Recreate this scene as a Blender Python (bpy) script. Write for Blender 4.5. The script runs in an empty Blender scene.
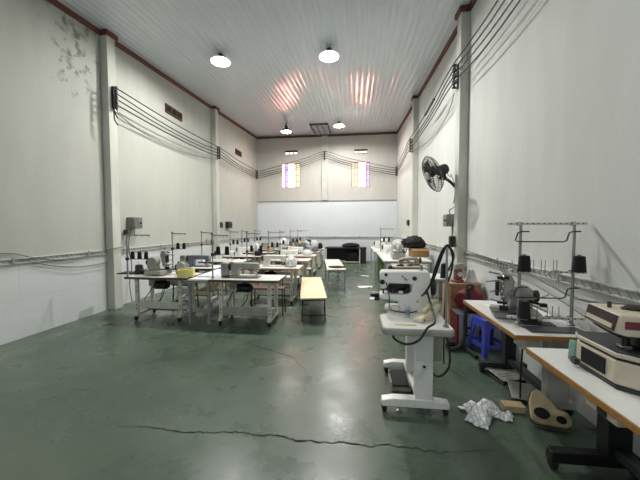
import bpy, bmesh, math, random
from mathutils import Vector, Matrix, noise
random.seed(7)
sc = bpy.context.scene
COL = sc.collection
PI = math.pi

# ------------------------------------------------------------------ helpers
def lin(c):
    return tuple(((x/12.92) if x <= .04045 else ((x+.055)/1.055)**2.4) for x in [v/255 for v in c])

def mat(name, rgb, rough=.5, metal=0., var=.06, scale=8., bump=0., bscale=60., rgb2=None, spec=.5, stretch=(1,1,1), trans=0., detail=4):
    """principled material whose colour wanders a little between two tones"""
    m = bpy.data.materials.new(name); m.use_nodes = True
    nt = m.node_tree; b = nt.nodes['Principled BSDF']
    b.inputs['Roughness'].default_value = rough
    b.inputs['Metallic'].default_value = metal
    b.inputs['Specular IOR Level'].default_value = spec
    if trans: b.inputs['Transmission Weight'].default_value = trans
    a = lin(rgb); c2 = lin(rgb2) if rgb2 else tuple(max(0, x*(1-var*3)) for x in a)
    tc = nt.nodes.new('ShaderNodeTexCoord'); mp = nt.nodes.new('ShaderNodeMapping')
    mp.inputs['Scale'].default_value = stretch
    nt.links.new(tc.outputs['Object'], mp.inputs['Vector'])
    n = nt.nodes.new('ShaderNodeTexNoise'); n.inputs['Scale'].default_value = scale; n.inputs['Detail'].default_value = detail
    nt.links.new(mp.outputs['Vector'], n.inputs['Vector'])
    r = nt.nodes.new('ShaderNodeValToRGB')
    r.color_ramp.elements[0].position = .35; r.color_ramp.elements[0].color = (*c2, 1)
    r.color_ramp.elements[1].position = .62; r.color_ramp.elements[1].color = (*a, 1)
    nt.links.new(n.outputs['Fac'], r.inputs['Fac']); nt.links.new(r.outputs['Color'], b.inputs['Base Color'])
    if bump:
        n2 = nt.nodes.new('ShaderNodeTexNoise'); n2.inputs['Scale'].default_value = bscale
        nt.links.new(mp.outputs['Vector'], n2.inputs['Vector'])
        bp = nt.nodes.new('ShaderNodeBump'); bp.inputs['Strength'].default_value = bump; bp.inputs['Distance'].default_value = .01
        nt.links.new(n2.outputs['Fac'], bp.inputs['Height']); nt.links.new(bp.outputs['Normal'], b.inputs['Normal'])
    return m

def emis(name, rgb, strength):
    m = bpy.data.materials.new(name); m.use_nodes = True
    nt = m.node_tree; nt.nodes.clear()
    o = nt.nodes.new('ShaderNodeOutputMaterial'); e = nt.nodes.new('ShaderNodeEmission')
    e.inputs['Color'].default_value = (*rgb, 1); e.inputs['Strength'].default_value = strength
    nt.links.new(e.outputs[0], o.inputs[0]); return m

class MB:
    def __init__(s): s.v = []; s.f = []
    def add(s, vs, fs):
        k = len(s.v); s.v += [tuple(p) for p in vs]; s.f += [tuple(i+k for i in f) for f in fs]; return s
    def box(s, x0, x1, y0, y1, z0, z1, M=None):
        vs = [Vector((x, y, z)) for z in (z0, z1) for y in (y0, y1) for x in (x0, x1)]
        if M: vs = [M @ p for p in vs]
        return s.add(vs, [(0,2,3,1),(4,5,7,6),(0,1,5,4),(2,6,7,3),(0,4,6,2),(1,3,7,5)])
    def cbox(s, c, d, M=None):
        R = Matrix.Translation(c) @ (M if M else Matrix.Identity(4))
        return s.box(-d[0]/2, d[0]/2, -d[1]/2, d[1]/2, -d[2]/2, d[2]/2, R)
    def tube(s, pts, r, seg=8, smooth=0, cap=True, closed=False):
        P = [Vector(p) for p in pts]
        if smooth and len(P) > 2:
            Q = []; n = len(P)
            for i in range(n-1):
                p0 = P[max(0, i-1)]; p1 = P[i]; p2 = P[i+1]; p3 = P[min(n-1, i+2)]
                for k in range(smooth):
                    t = k/smooth
                    Q.append(.5*((2*p1)+(p2-p0)*t+(2*p0-5*p1+4*p2-p3)*t*t+(3*p1-p0-3*p2+p3)*t**3))
            Q.append(P[-1]); P = Q
        n = len(P); vs = []; up = None
        rs = r if isinstance(r, (list, tuple)) else [r]*n
        if len(rs) != n: rs = [rs[0]+(rs[-1]-rs[0])*i/(n-1) for i in range(n)]
        for i in range(n):
            if closed: d = P[(i+1) % n]-P[i-1]
            else: d = P[min(n-1, i+1)]-P[max(0, i-1)]
            d = d.normalized() if d.length > 1e-9 else Vector((0,0,1))
            if up is None: up = d.orthogonal().normalized()
            up = up-d*up.dot(d)
            up = up.normalized() if up.length > 1e-6 else d.orthogonal().normalized()
            b = d.cross(up)
            for k in range(seg):
                a = 2*PI*k/seg; vs.append(P[i]+(up*math.cos(a)+b*math.sin(a))*rs[i])
        fs = []
        for i in range(n if closed else n-1):
            j = (i+1) % n
            for k in range(seg):
                fs.append((i*seg+k, i*seg+(k+1) % seg, j*seg+(k+1) % seg, j*seg+k))
        if cap and not closed:
            fs.append(tuple(reversed(range(seg)))); fs.append(tuple((n-1)*seg+k for k in range(seg)))
        return s.add(vs, fs)
    def cyl(s, p0, p1, r0, r1=None, seg=16):
        return s.tube([p0, p1], [r0, r0 if r1 is None else r1], seg)
    def lathe(s, prof, c=(0,0,0), seg=20, M=None):
        vs = []; n = len(prof)
        for r, z in prof:
            for k in range(seg):
                a = 2*PI*k/seg; p = Vector((r*math.cos(a), r*math.sin(a), z))
                vs.append((M @ p if M else p)+Vector(c))
        fs = [(i*seg+k, i*seg+(k+1) % seg, (i+1)*seg+(k+1) % seg, (i+1)*seg+k) for i in range(n-1) for k in range(seg)]
        if prof[0][0] > 1e-5: fs.append(tuple(reversed(range(seg))))
        if prof[-1][0] > 1e-5: fs.append(tuple((n-1)*seg+k for k in range(seg)))
        return s.add(vs, fs)
    def prism(s, poly, a, b, axis='y', M=None):
        n = len(poly); vs = []
        for t in (a, b):
            for (u, w) in poly:
                p = Vector((u, t, w)) if axis == 'y' else (Vector((u, w, t)) if axis == 'z' else Vector((t, u, w)))
                vs.append(M @ p if M else p)
        fs = [tuple(range(n)), tuple(reversed(range(n, 2*n)))]+[(i, i+n, (i+1) % n+n, (i+1) % n) for i in range(n)]
        return s.add(vs, fs)
    def blob(s, c, r, amp=.15, freq=3., seg=28, rings=18, flat=None, seed=0, ridge=False):
        vs = []; fs = []
        for i in range(rings+1):
            th = PI*i/rings
            for k in range(seg):
                a = 2*PI*k/seg
                d = Vector((math.sin(th)*math.cos(a), math.sin(th)*math.sin(a), math.cos(th)))
                q = d*freq+Vector((seed*7.3, seed*3.1, seed))
                h = noise.noise(q)+.5*noise.noise(q*2.3)
                if ridge: h = .55-abs(noise.noise(q))*1.9+.4*noise.noise(q*2.7)
                f = 1+amp*h
                p = Vector((c[0]+d.x*r[0]*f, c[1]+d.y*r[1]*f, c[2]+d.z*r[2]*f))
                if flat is not None and p.z < flat: p.z = flat+.002*(noise.noise(q*4)+1)
                vs.append(p)
        for i in range(rings):
            for k in range(seg):
                fs.append((i*seg+k, (i+1)*seg+k, (i+1)*seg+(k+1) % seg, i*seg+(k+1) % seg))
        return s.add(vs, fs)
    def build(s, name, m, parent=None, bevel=0., seg=2, angle=35, loc=None, rot=None):
        me = bpy.data.meshes.new(name); me.from_pydata(s.v, [], s.f)
        bm = bmesh.new(); bm.from_mesh(me)
        bmesh.ops.remove_doubles(bm, verts=bm.verts, dist=1e-5)
        bmesh.ops.recalc_face_normals(bm, faces=bm.faces)
        bm.to_mesh(me); bm.free()
        for p in me.polygons: p.use_smooth = True
        me.set_sharp_from_angle(angle=math.radians(angle))
        for mm in (m if isinstance(m, list) else [m]): me.materials.append(mm)
        o = bpy.data.objects.new(name, me); COL.objects.link(o)
        if parent: o.parent = parent
        if loc: o.location = loc
        if rot: o.rotation_euler = rot
        if bevel:
            b = o.modifiers.new('bevel', 'BEVEL'); b.width = bevel; b.segments = seg
            b.limit_method = 'ANGLE'; b.angle_limit = math.radians(40); b.harden_normals = False
        return o

def tag(o, label, cat, group=None, kind=None):
    if label: o['label'] = label
    if cat: o['category'] = cat
    if group: o['group'] = group
    if kind: o['kind'] = kind
    return o
def thing(name, label, cat, loc, rz=0., group=None):
    o = bpy.data.objects.new(name, None); COL.objects.link(o)
    o.location = loc; o.rotation_euler = (0, 0, rz); o.empty_display_size = .1
    return tag(o, label, cat, group)
def dup(o, loc=None, rz=None, label=None, group=None, parent=None):
    c = o.copy(); COL.objects.link(c)
    if parent: c.parent = parent
    if loc is not None: c.location = loc
    if rz is not None: c.rotation_euler = (0, 0, rz)
    if label: c['label'] = label
    if group: c['group'] = group
    for ch in o.children: dup(ch, parent=c)
    return c
def struct(mb, name, m, bevel=0., parent=None):
    o = mb.build(name, m, parent, bevel=bevel); o['kind'] = 'structure'; return o

# ------------------------------------------------------------------ materials
cream   = mat('cream_painted_steel', (214,212,196), .45, var=.04, bump=.05)
greysteel = mat('grey_painted_steel', (150,154,154), .45, metal=.2, var=.06)
dksteel = mat('dark_painted_steel', (44,46,48), .5, var=.1)
chrome  = mat('chrome', (200,200,200), .25, metal=.9, var=.03)
rodsteel= mat('dull_steel_rod', (150,150,146), .4, metal=.6, var=.05)
blackp  = mat('black_plastic', (24,24,26), .45, var=.1)
rubber  = mat('black_rubber', (30,30,32), .75, var=.1)
thread  = mat('black_thread', (16,17,22), .85, var=.2, scale=200, stretch=(1,1,6), bump=.3, bscale=150)
greythread = mat('grey_thread', (112,112,112), .85, var=.1, scale=200, stretch=(1,1,6))
whitethread = mat('white_thread', (214,212,204), .85, var=.05, scale=200, stretch=(1,1,6))
laminate= mat('white_laminate', (236,236,230), .3, var=.03, scale=3)
edgebr  = mat('brown_edge_band', (104,76,60), .5, var=.1, scale=14, stretch=(4,1,1))
plyedge = mat('plywood_edge', (172,122,60), .5, var=.1, scale=22, stretch=(2,2,14))
benchtop= mat('pale_birch_top', (238,218,180), .4, var=.03, scale=5, stretch=(6,1,1))
brownwood = mat('brown_wood', (110,72,58), .5, var=.08, scale=8, stretch=(1,6,1))
cabwood = mat('tan_chipboard', (184,146,118), .5, var=.06, scale=10, stretch=(1,1,6))
yellowwood = mat('yellow_wood_seat', (206,180,120), .5, var=.06, scale=8, stretch=(6,1,1))
machwhite = mat('white_enamel', (236,235,228), .32, var=.025)
machgrey = mat('warm_grey_enamel', (168,166,156), .4, var=.06)
machbeige = mat('beige_enamel', (206,194,172), .4, var=.04, scale=4)
machblue = mat('blue_grey_enamel', (112,122,132), .4, var=.06)
machdark = mat('oily_dark_metal', (48,46,44), .35, metal=.5, var=.15, scale=30)
workplate = mat('worn_steel_plate', (92,96,100), .35, metal=.6, var=.1)
maroon  = mat('maroon_panel', (112,38,50), .45, var=.1)
dkmaroon = mat('dark_maroon_panel', (48,24,30), .5, var=.1)
yellowp = mat('yellow_plastic', (242,230,140), .4, var=.03)
bluep   = mat('blue_plastic', (72,84,196), .38, var=.04, scale=3)
redcloth= mat('red_nylon', (122,16,36), .6, var=.1, bump=.2, bscale=40)
blackcloth = mat('black_cloth', (22,22,24), .8, var=.15, bump=.3, bscale=40)
kraft   = mat('kraft_cardboard', (168,134,92), .8, var=.05)
kraftbeige = mat('beige_board', (178,160,122), .7, var=.08, scale=12)
papermat= mat('white_paper', (232,232,228), .7, var=.03)
brickred= mat('red_brown_trim', (112,64,58), .6, var=.12, scale=20)
dkbrick = mat('dark_brown_ceramic', (84,56,44), .8, var=.12, scale=20)
hole    = mat('dark_cavity', (14,13,12), .9, var=.1)
boxgrey = mat('galvanised_box', (132,134,128), .45, metal=.4, var=.08)
tealrag = mat('teal_cloth', (130,172,164), .85, var=.08, bump=.3)
greencl = mat('green_cloth', (96,128,60), .85, var=.1, bump=.3)
bluecl  = mat('violet_blue_bag', (72,72,140), .7, var=.1, bump=.3)
greycl  = mat('grey_cloth', (120,122,128), .85, var=.12, bump=.4, bscale=20)
whitecl = mat('white_cloth', (222,222,220), .85, var=.05, bump=.4, bscale=20)
tancl   = mat('tan_cloth', (184,160,128), .85, var=.08, bump=.4, bscale=20)
blackboard = mat('black_board', (30,32,33), .55, var=.12)
bottlepl = mat('pale_blue_bottle', (176,190,204), .3, var=.04)
blackcable = mat('black_cable', (20,20,21), .5, var=.1)
greycable = mat('grey_cable', (118,118,114), .6, var=.06)
palegreycarton = mat('pale_blue_carton', (158,172,188), .6, var=.05)
traywhite = mat('white_trunking', (206,208,202), .5, var=.05)
ivory   = mat('ivory_plastic', (222,214,184), .4, var=.03)

def plaid():
    m = bpy.data.materials.new('white_plaid_cloth'); m.use_nodes = True; nt = m.node_tree; b = nt.nodes['Principled BSDF']
    b.inputs['Roughness'].default_value = .85
    tc = nt.nodes.new('ShaderNodeTexCoord'); acc = None
    for ax in ('X', 'Y'):
        w = nt.nodes.new('ShaderNodeTexWave'); w.bands_direction = ax; w.inputs['Scale'].default_value = 9; w.inputs['Distortion'].default_value = 1.5
        w.inputs['Detail Scale'].default_value = 1
        nt.links.new(tc.outputs['Object'], w.inputs['Vector'])
        r = nt.nodes.new('ShaderNodeValToRGB'); r.color_ramp.elements[0].position = .03; r.color_ramp.elements[0].color = (*lin((180,182,186)), 1)
        r.color_ramp.elements[1].position = .14; r.color_ramp.elements[1].color = (*lin((242,242,238)), 1)
        nt.links.new(w.outputs['Fac'], r.inputs['Fac'])
        if acc is None: acc = r.outputs['Color']
        else:
            mx = nt.nodes.new('ShaderNodeMix'); mx.data_type = 'RGBA'; mx.blend_type = 'DARKEN'; mx.inputs['Factor'].default_value = 1
            nt.links.new(acc, mx.inputs['A']); nt.links.new(r.outputs['Color'], mx.inputs['B']); acc = mx.outputs['Result']
    nt.links.new(acc, b.inputs['Base Color']); return m
plaidm = plaid()

# ------------------------------------------------------------------ room shell
WL, WR, D, F0 = -4.8, 1.92, 14.4, -2.6
def cz(y): return 4.913+.0759*y

def wall_mat(name, plaster, panel, split, mould=False, axis='Y'):
    m = bpy.data.materials.new(name); m.use_nodes = True; nt = m.node_tree; L = nt.links.new
    b = nt.nodes['Principled BSDF']; b.inputs['Roughness'].default_value = .6
    tc = nt.nodes.new('ShaderNodeTexCoord'); sp = nt.nodes.new('ShaderNodeSeparateXYZ'); L(tc.outputs['Object'], sp.inputs[0])
    def nz(scale, detail=5, vec=None):
        n = nt.nodes.new('ShaderNodeTexNoise'); n.inputs['Scale'].default_value = scale; n.inputs['Detail'].default_value = detail
        L(vec or tc.outputs['Object'], n.inputs['Vector']); return n.outputs['Fac']
    def ramp(fac, stops):
        r = nt.nodes.new('ShaderNodeValToRGB'); e = r.color_ramp.elements
        while len(e) < len(stops): e.new(.5)
        for i, (p, c) in enumerate(stops): e[i].position = p; e[i].color = (*c, 1)
        L(fac, r.inputs['Fac']); return r.outputs['Color']
    def mix(fac, a, bb, mode='MIX'):
        x = nt.nodes.new('ShaderNodeMix'); x.data_type = 'RGBA'; x.blend_type = mode
        if isinstance(fac, float): x.inputs['Factor'].default_value = fac
        else: L(fac, x.inputs['Factor'])
        L(a, x.inputs['A']); L(bb, x.inputs['B']); return x.outputs['Result']
    def math_(op, a, v=None, c=None):
        x = nt.nodes.new('ShaderNodeMath'); x.operation = op
        for i, q in enumerate((a, v)):
            if q is None: continue
            if isinstance(q, (int, float)): x.inputs[i].default_value = q
            else: L(q, x.inputs[i])
        return x.outputs[0]
    p = lin(plaster); q = lin(panel)
    up = ramp(nz(.7), [(.3, tuple(x*.93 for x in p)), (.7, p)])
    # vertical roller streaks and fine grime of the plaster
    mp = nt.nodes.new('ShaderNodeMapping'); mp.inputs['Scale'].default_value = (2.5, 2.5, .5); L(tc.outputs['Object'], mp.inputs[0])
    up = mix(.35, up, ramp(nz(1.6, 6, mp.outputs[0]), [(.4, tuple(x*.9 for x in p)), (.6, tuple(min(1, x*1.03) for x in p))]))
    # blistered grey patches
    spots = ramp(nz(2.2, 8), [(.70, (0,0,0)), (.76, (1,1,1))])
    up = mix(math_('MULTIPLY', spots, .12), up, ramp(nz(9), [(.4, lin((150,150,142))), (.6, lin((190,190,182)))]))
    if mould:
        # mould under the cornice beside the first pillar
        ym = math_('SUBTRACT', 1., math_('MULTIPLY', math_('ABSOLUTE', math_('SUBTRACT', sp.outputs['Y'], 4.75)), 1.5))
        zm = math_('MULTIPLY', math_('SUBTRACT', sp.outputs['Z'], 3.7), .75)
        msk = math_('MULTIPLY', math_('MAXIMUM', ym, 0.), math_('MAXIMUM', zm, 0.))
        nn = nz(6.5, 10)
        mr = nt.nodes.new('ShaderNodeMapRange'); mr.inputs[1].default_value = .60; mr.inputs[2].default_value = .70; mr.inputs[4].default_value = .75; L(math_('ADD', nn, math_('MULTIPLY', msk, .20)), mr.inputs[0])
        mk = math_('MULTIPLY', mr.outputs[0], math_('MINIMUM', math_('MULTIPLY', msk, 4.), 1.))
        up = mix(mk, up, ramp(nz(12), [(.4, lin((84,84,70))), (.6, lin((150,148,132)))]))
    # tiled panel
    br = nt.nodes.new('ShaderNodeTexBrick'); br.offset = .5
    cmb = nt.nodes.new('ShaderNodeCombineXYZ'); L(sp.outputs[axis], cmb.inputs[0]); L(sp.outputs['Z'], cmb.inputs[1]); L(cmb.outputs[0], br.inputs['Vector'])
    br.inputs['Scale'].default_value = 1.; br.inputs['Brick Width'].default_value = 1.25; br.inputs['Row Height'].default_value = .565
    br.inputs['Mortar Size'].default_value = .006; br.inputs['Mortar Smooth'].default_value = .5
    br.inputs['Color1'].default_value = (*q, 1); br.inputs['Color2'].default_value = (*[x*.965 for x in q], 1); br.inputs['Mortar'].default_value = (*[x*.82 for x in q], 1)
    low = mix(.25, br.outputs['Color'], ramp(nz(1.2), [(.35, tuple(x*.85 for x in q)), (.65, q)]))
    isup = math_('GREATER_THAN', sp.outputs['Z'], split)
    colr = mix(isup, low, up)
    L(colr, b.inputs['Base Color'])
    rr = nt.nodes.new('ShaderNodeMapRange'); L(isup, rr.inputs[0]); rr.inputs[3].default_value = .38; rr.inputs[4].default_value = .75; L(rr.outputs[0], b.inputs['Roughness'])
    bp = nt.nodes.new('ShaderNodeBump'); bp.inputs['Strength'].default_value = .12; bp.inputs['Distance'].default_value = .02
    L(nz(14, 6), bp.inputs['Height']); L(bp.outputs[0], b.inputs['Normal'])
    return m
wl_m = wall_mat('left_wall_plaster', (184,185,176), (218,221,220), 1.13, True)
wr_m = wall_mat('right_wall_plaster', (209,211,206), (218,222,220), 1.13)
wb_m = wall_mat('back_wall_plaster', (200,196,189), (222,226,230), 2.86, axis='X')
pil_m = mat('pillar_plaster', (200,200,190), .75, var=.05, scale=2, bump=.1)
pil_g = mat('pillar_plaster_grey', (208,208,198), .75, var=.07, scale=2, stretch=(1,1,.4), bump=.1)

def floor_mat():
    m = bpy.data.materials.new('green_floor_paint'); m.use_nodes = True; nt = m.node_tree; L = nt.links.new
    b = nt.nodes['Principled BSDF']
    tc = nt.nodes.new('ShaderNodeTexCoord')
    def nz(scale, detail=6, rough=.55, dist=0):
        n = nt.nodes.new('ShaderNodeTexNoise'); n.inputs['Scale'].default_value = scale; n.inputs['Detail'].default_value = detail
        n.inputs['Roughness'].default_value = rough; n.inputs['Distortion'].default_value = dist
        L(tc.outputs['Object'], n.inputs['Vector']); return n.outputs['Fac']
    def ramp(fac, stops):
        r = nt.nodes.new('ShaderNodeValToRGB'); e = r.color_ramp.elements
        while len(e) < len(stops): e.new(.5)
        for i, (p, c) in enumerate(stops): e[i].position = p; e[i].color = (*c, 1)
        L(fac, r.inputs['Fac']); return r.outputs['Color']
    def mix(fac, a, bb):
        x = nt.nodes.new('ShaderNodeMix'); x.data_type = 'RGBA'
        if isinstance(fac, float): x.inputs['Factor'].default_value = fac
        else: L(fac, x.inputs['Factor'])
        L(a, x.inputs['A']); L(bb, x.inputs['B']); return x.outputs['Result']
    base = ramp(nz(.55, 7, .6, .6), [(.3, lin((60,79,64))), (.5, lin((79,96,80))), (.72, lin((110,119,104)))])
    scuff = ramp(nz(2.2, 9, .65, .6), [(.40, (0,0,0)), (.9, (.4,.4,.4))])
    c = mix(scuff, base, ramp(nz(6), [(.4, lin((118,126,114))), (.6, lin((140,142,130)))]))
    dirt = ramp(nz(1.3, 9, .6, .5), [(.2, (.4,.4,.4)), (.75, (0,0,0))])
    c = mix(dirt, c, ramp(nz(5), [(.4, lin((52,66,57))), (.6, lin((68,84,73)))]))
    L(c, b.inputs['Base Color'])
    rg = ramp(nz(2.4, 7), [(.3, (.21,.21,.21)), (.7, (.40,.40,.40))]); L(rg, b.inputs['Roughness'])
    bp = nt.nodes.new('ShaderNodeBump'); bp.inputs['Strength'].default_value = .1; bp.inputs['Distance'].default_value = .02
    L(nz(5, 5), bp.inputs['Height']); L(bp.outputs[0], b.inputs['Normal'])
    return m
fm = floor_mat()

struct(MB().box(WL-.2, WR+.2, F0-.2, D+.2, -.15, 0), 'floor', fm)
def sidewall(x0, x1, name, m):
    mb = MB(); mb.prism([(F0, 0), (D+.2, 0), (D+.2, cz(D+.2)+.1), (F0, cz(F0)+.1)], x0, x1, axis='x'); return struct(mb, name, m)
sidewall(WL-.2, WL, 'wall_left', wl_m)
sidewall(WR, WR+.2, 'wall_right', wr_m)
W1 = (-3.56, -2.66, 3.53, 4.70); W2 = (-.19, .67, 3.49, 4.68)
def wallback():
    mb = MB(); y0, y1 = D, D+.2; zt = cz(D)+.1
    xs = [WL, W1[0], W1[1], W2[0], W2[1], WR]
    mb.box(xs[0], xs[1], y0, y1, 0, zt); mb.box(xs[2], xs[3], y0, y1, 0, zt); mb.box(xs[4], xs[5], y0, y1, 0, zt)
    for w in (W1, W2):
        mb.box(w[0], w[1], y0, y1, 0, w[2]); mb.box(w[0], w[1], y0, y1, w[3], zt)
    return struct(mb, 'wall_back', wb_m)
wallback()
# front wall behind the camera with a wide unseen gateway added for fill light
mbf = MB(); zt = cz(F0)+.1
mbf.box(WL, -3.4, F0-.2, F0, 0, zt); mbf.box(.6, WR, F0-.2, F0, 0, zt); mbf.box(-3.4, .6, F0-.2, F0, 3.4, zt)
struct(mbf, 'wall_front', wr_m)

# glossy ribbed roof sheets
def ceil_mat():
    m = bpy.data.materials.new('glossy_roof_sheet'); m.use_nodes = True; nt = m.node_tree; L = nt.links.new
    b = nt.nodes['Principled BSDF']
    tc = nt.nodes.new('ShaderNodeTexCoord'); mp = nt.nodes.new('ShaderNodeMapping'); mp.inputs['Scale'].default_value = (9, .45, 1)
    L(tc.outputs['Object'], mp.inputs[0])
    n = nt.nodes.new('ShaderNodeTexNoise'); n.inputs['Scale'].default_value = 2.2; n.inputs['Detail'].default_value = 5; L(mp.outputs[0], n.inputs['Vector'])
    r = nt.nodes.new('ShaderNodeValToRGB'); r.color_ramp.elements[0].position = .3; r.color_ramp.elements[0].color = (*lin((200,207,214)), 1)
    r.color_ramp.elements[1].position = .7; r.color_ramp.elements[1].color = (*lin((210,217,224)), 1); L(n.outputs['Fac'], r.inputs['Fac']); L(r.outputs['Color'], b.inputs['Base Color'])
    b.inputs['Roughness'].default_value = .09; b.inputs['Specular IOR Level'].default_value = .8
    mp2 = nt.nodes.new('ShaderNodeMapping'); mp2.inputs['Scale'].default_value = (16, .9, 1); L(tc.outputs['Object'], mp2.inputs[0])
    n2 = nt.nodes.new('ShaderNodeTexNoise'); n2.inputs['Scale'].default_value = 1.5; n2.inputs['Detail'].default_value = 3; L(mp2.outputs[0], n2.inputs['Vector'])
    bp = nt.nodes.new('ShaderNodeBump'); bp.inputs['Strength'].default_value = .16; bp.inputs['Distance'].default_value = .012
    L(n2.outputs['Fac'], bp.inputs['Height']); L(bp.outputs[0], b.inputs['Normal'])
    return m
cm = ceil_mat()
def ceiling():
    mb = MB(); pts = []
    x = WL-.2; pitch = .125
    while x < WR+.2:
        rw = .024+.009*noise.noise(Vector((x*9, 0, 0))); rh = .0040+.0024*noise.noise(Vector((x*13, 5, 0)))
        pts += [(x, 0)]+[(x+pitch-rw+rw*k/6, rh*.5*(1-math.cos(2*PI*k/6))) for k in range(6)]; x += pitch
    ya, yb = F0-.2, D+.2; vs = []
    for y in (ya, yb):
        for (px, dz) in pts: vs.append((px, y, cz(y)-dz))
    n = len(pts); fs = [(i, i+1, n+i+1, n+i) for i in range(n-1)]
    mb.add(vs, fs)
    mb.prism([(ya, cz(ya)+.03), (yb, cz(yb)+.03), (yb, cz(yb)+.06), (ya, cz(ya)+.06)], WL-.2, WR+.2, axis='x')
    return struct(mb, 'ceiling', cm)
ceiling()

# pillars
PD = .15
for (x0, x1, y, mm) in [(WL, WL+PD, 5.28, pil_m), (WL, WL+PD, 9.7, pil_m), (WR-PD, WR, 5.48, pil_m), (WR-PD, WR, 9.7, pil_m)]:
    struct(MB().prism([(y, 0), (y+.2, 0), (y+.2, cz(y+.2)-.01), (y, cz(y)-.01)], x0, x1, axis='x'), 'pillar', pil_g, bevel=.008)
struct(MB().box(-1.6, -1.32, D-.08, D, 2.9, cz(D)-.03), 'pillar', pil_m, bevel=.006)
# red brown cornice
def cornice(x0, x1, y0, y1):
    h = .085
    return MB().prism([(y0, cz(y0)-h-.01), (y1, cz(y1)-h-.01), (y1, cz(y1)-.01), (y0, cz(y0)-.01)], x0, x1, axis='x')
k = 0
for side, ys in ((-1, (5.28, 9.7)), (1, (5.48, 9.7))):
    a = (WL, WL+.045) if side < 0 else (WR-.045, WR)
    cur = F0
    for y in ys:
        k += 1; struct(cornice(a[0], a[1], cur, y-.001), 'trim_%d' % k, brickred)
        aa = (WL, WL+PD+.035) if side < 0 else (WR-PD-.035, WR)
        k += 1; struct(cornice(aa[0], aa[1], y-.035, y+.235), 'trim_%d' % k, brickred)
        cur = y+.201
    k += 1; struct(cornice(a[0], a[1], cur, D), 'trim_%d' % k, brickred)
k += 1; struct(MB().box(WL, WR, D-.05, D, cz(D)-.10, cz(D)-.012), 'trim_%d' % k, brickred)
# ledge over the tall tiled panel of the back wall, and the thin service ledge below it
k += 1; struct(MB().box(WL+.02, WR-.02, D-.03, D, 2.85, 2.885), 'trim_%d' % k, mat('ledge_grey', (150,148,142), .7))

# windows: frame, bars and daylit panes
pane_w = emis('daylit_pane', (1., .34, .27), 16)
pane_p = emis('daylit_violet_pane', (.72, .58, .98), 1.0)
pane_y = emis('daylit_yellow_pane', (1., .84, .58), 1.1)
wframe = mat('window_frame_paint', (168,140,120), .5)
def window(n, w, order):
    x0, x1, z0, z1 = w
    f = MB(); t = .03
    f.box(x0, x1, D+.05, D+.11, z0, z0+t).box(x0, x1, D+.05, D+.11, z1-t, z1).box(x0, x0+t, D+.05, D+.11, z0+t, z1-t).box(x1-t, x1, D+.05, D+.11, z0+t, z1-t)
    fr = struct(f, 'window_%d' % n, wframe)
    cur = x0+t; W = x1-x0-2*t
    for (fr_, m) in order:
        struct(MB().box(cur, cur+W*fr_, D+.075, D+.085, z0+t, z1-t), 'pane', m, parent=fr); cur += W*fr_
    g = MB()
    for i in range(1, 6): x = x0+t+W*i/6; g.cyl((x, D+.03, z0+.01), (x, D+.03, z1-.01), .013, seg=6)
    for i in range(1, 4): z = z0+(z1-z0)*i/4; g.cyl((x0+.0, D+.03, z), (x1-.0, D+.03, z), .007, seg=6)
    struct(g, 'window_bars', mat('window_bar_paint', (120,100,84), .5), parent=fr)
window(1, W1, [(.10, pane_w), (.22, pane_p), (.36, pane_w), (.32, pane_y)])
window(2, W2, [(.4, pane_y), (.38, pane_w), (.22, pane_p)])

# cracks in the floor paint
def crack(pts, w):
    mb = MB(); P = []
    for i in range(len(pts)-1):
        a, b = Vector(pts[i]), Vector(pts[i+1])
        for k in range(22): P.append(a.lerp(b, k/22))
    vs = []
    for i, p in enumerate(P):
        o = .028*noise.noise(Vector((p.x*6, p.y*6, 3)))+.02*noise.noise(Vector((p.x*22, p.y*22, 1)))+.012*noise.noise(Vector((p.x*60, p.y*60, 4)))
        ww = w*(.35+.9*abs(noise.noise(Vector((p.x*9, 2, p.y*9)))))*min(1, 4*min(i+1, len(P)-i)/len(P)+.15)
        vs += [(p.x, p.y+o-ww, .0012), (p.x, p.y+o+ww, .0012)]
    mb.add(vs, [(2*i, 2*i+2, 2*i+3, 2*i+1) for i in range(len(P)-1)])
    return struct(mb, 'floor_crack', mat('crack_dark', (22,28,24), .9))
crack([(-1.92,2.14,0), (-1.62,2.17,0), (-1.3,2.13,0), (-.95,2.19,0), (-.65,2.18,0), (-.26,2.15,0), (.22,2.17,0), (.6,2.16,0), (1.0,2.2,0)], .011)
crack([(-1.55,3.95,0), (-1.39,3.88,0), (-1.02,3.7,0), (-.75,3.55,0), (-.56,3.26,0), (-.4,2.8,0)], .014)

# ------------------------------------------------------------------ camera
cam = bpy.data.cameras.new('camera'); co = bpy.data.objects.new('camera', cam); COL.objects.link(co)
cam.sensor_width = 36; cam.lens = 300/640*36; cam.clip_start = .05
yaw, pitch, roll = .1175, .0424, -.002
co.matrix_world = Matrix.Translation((0, 0, 1.6)) @ Matrix.Rotation(yaw, 4, 'Z') @ Matrix.Rotation(PI/2-pitch, 4, 'X') @ Matrix.Rotation(roll, 4, 'Z')
sc.camera = co

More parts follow.
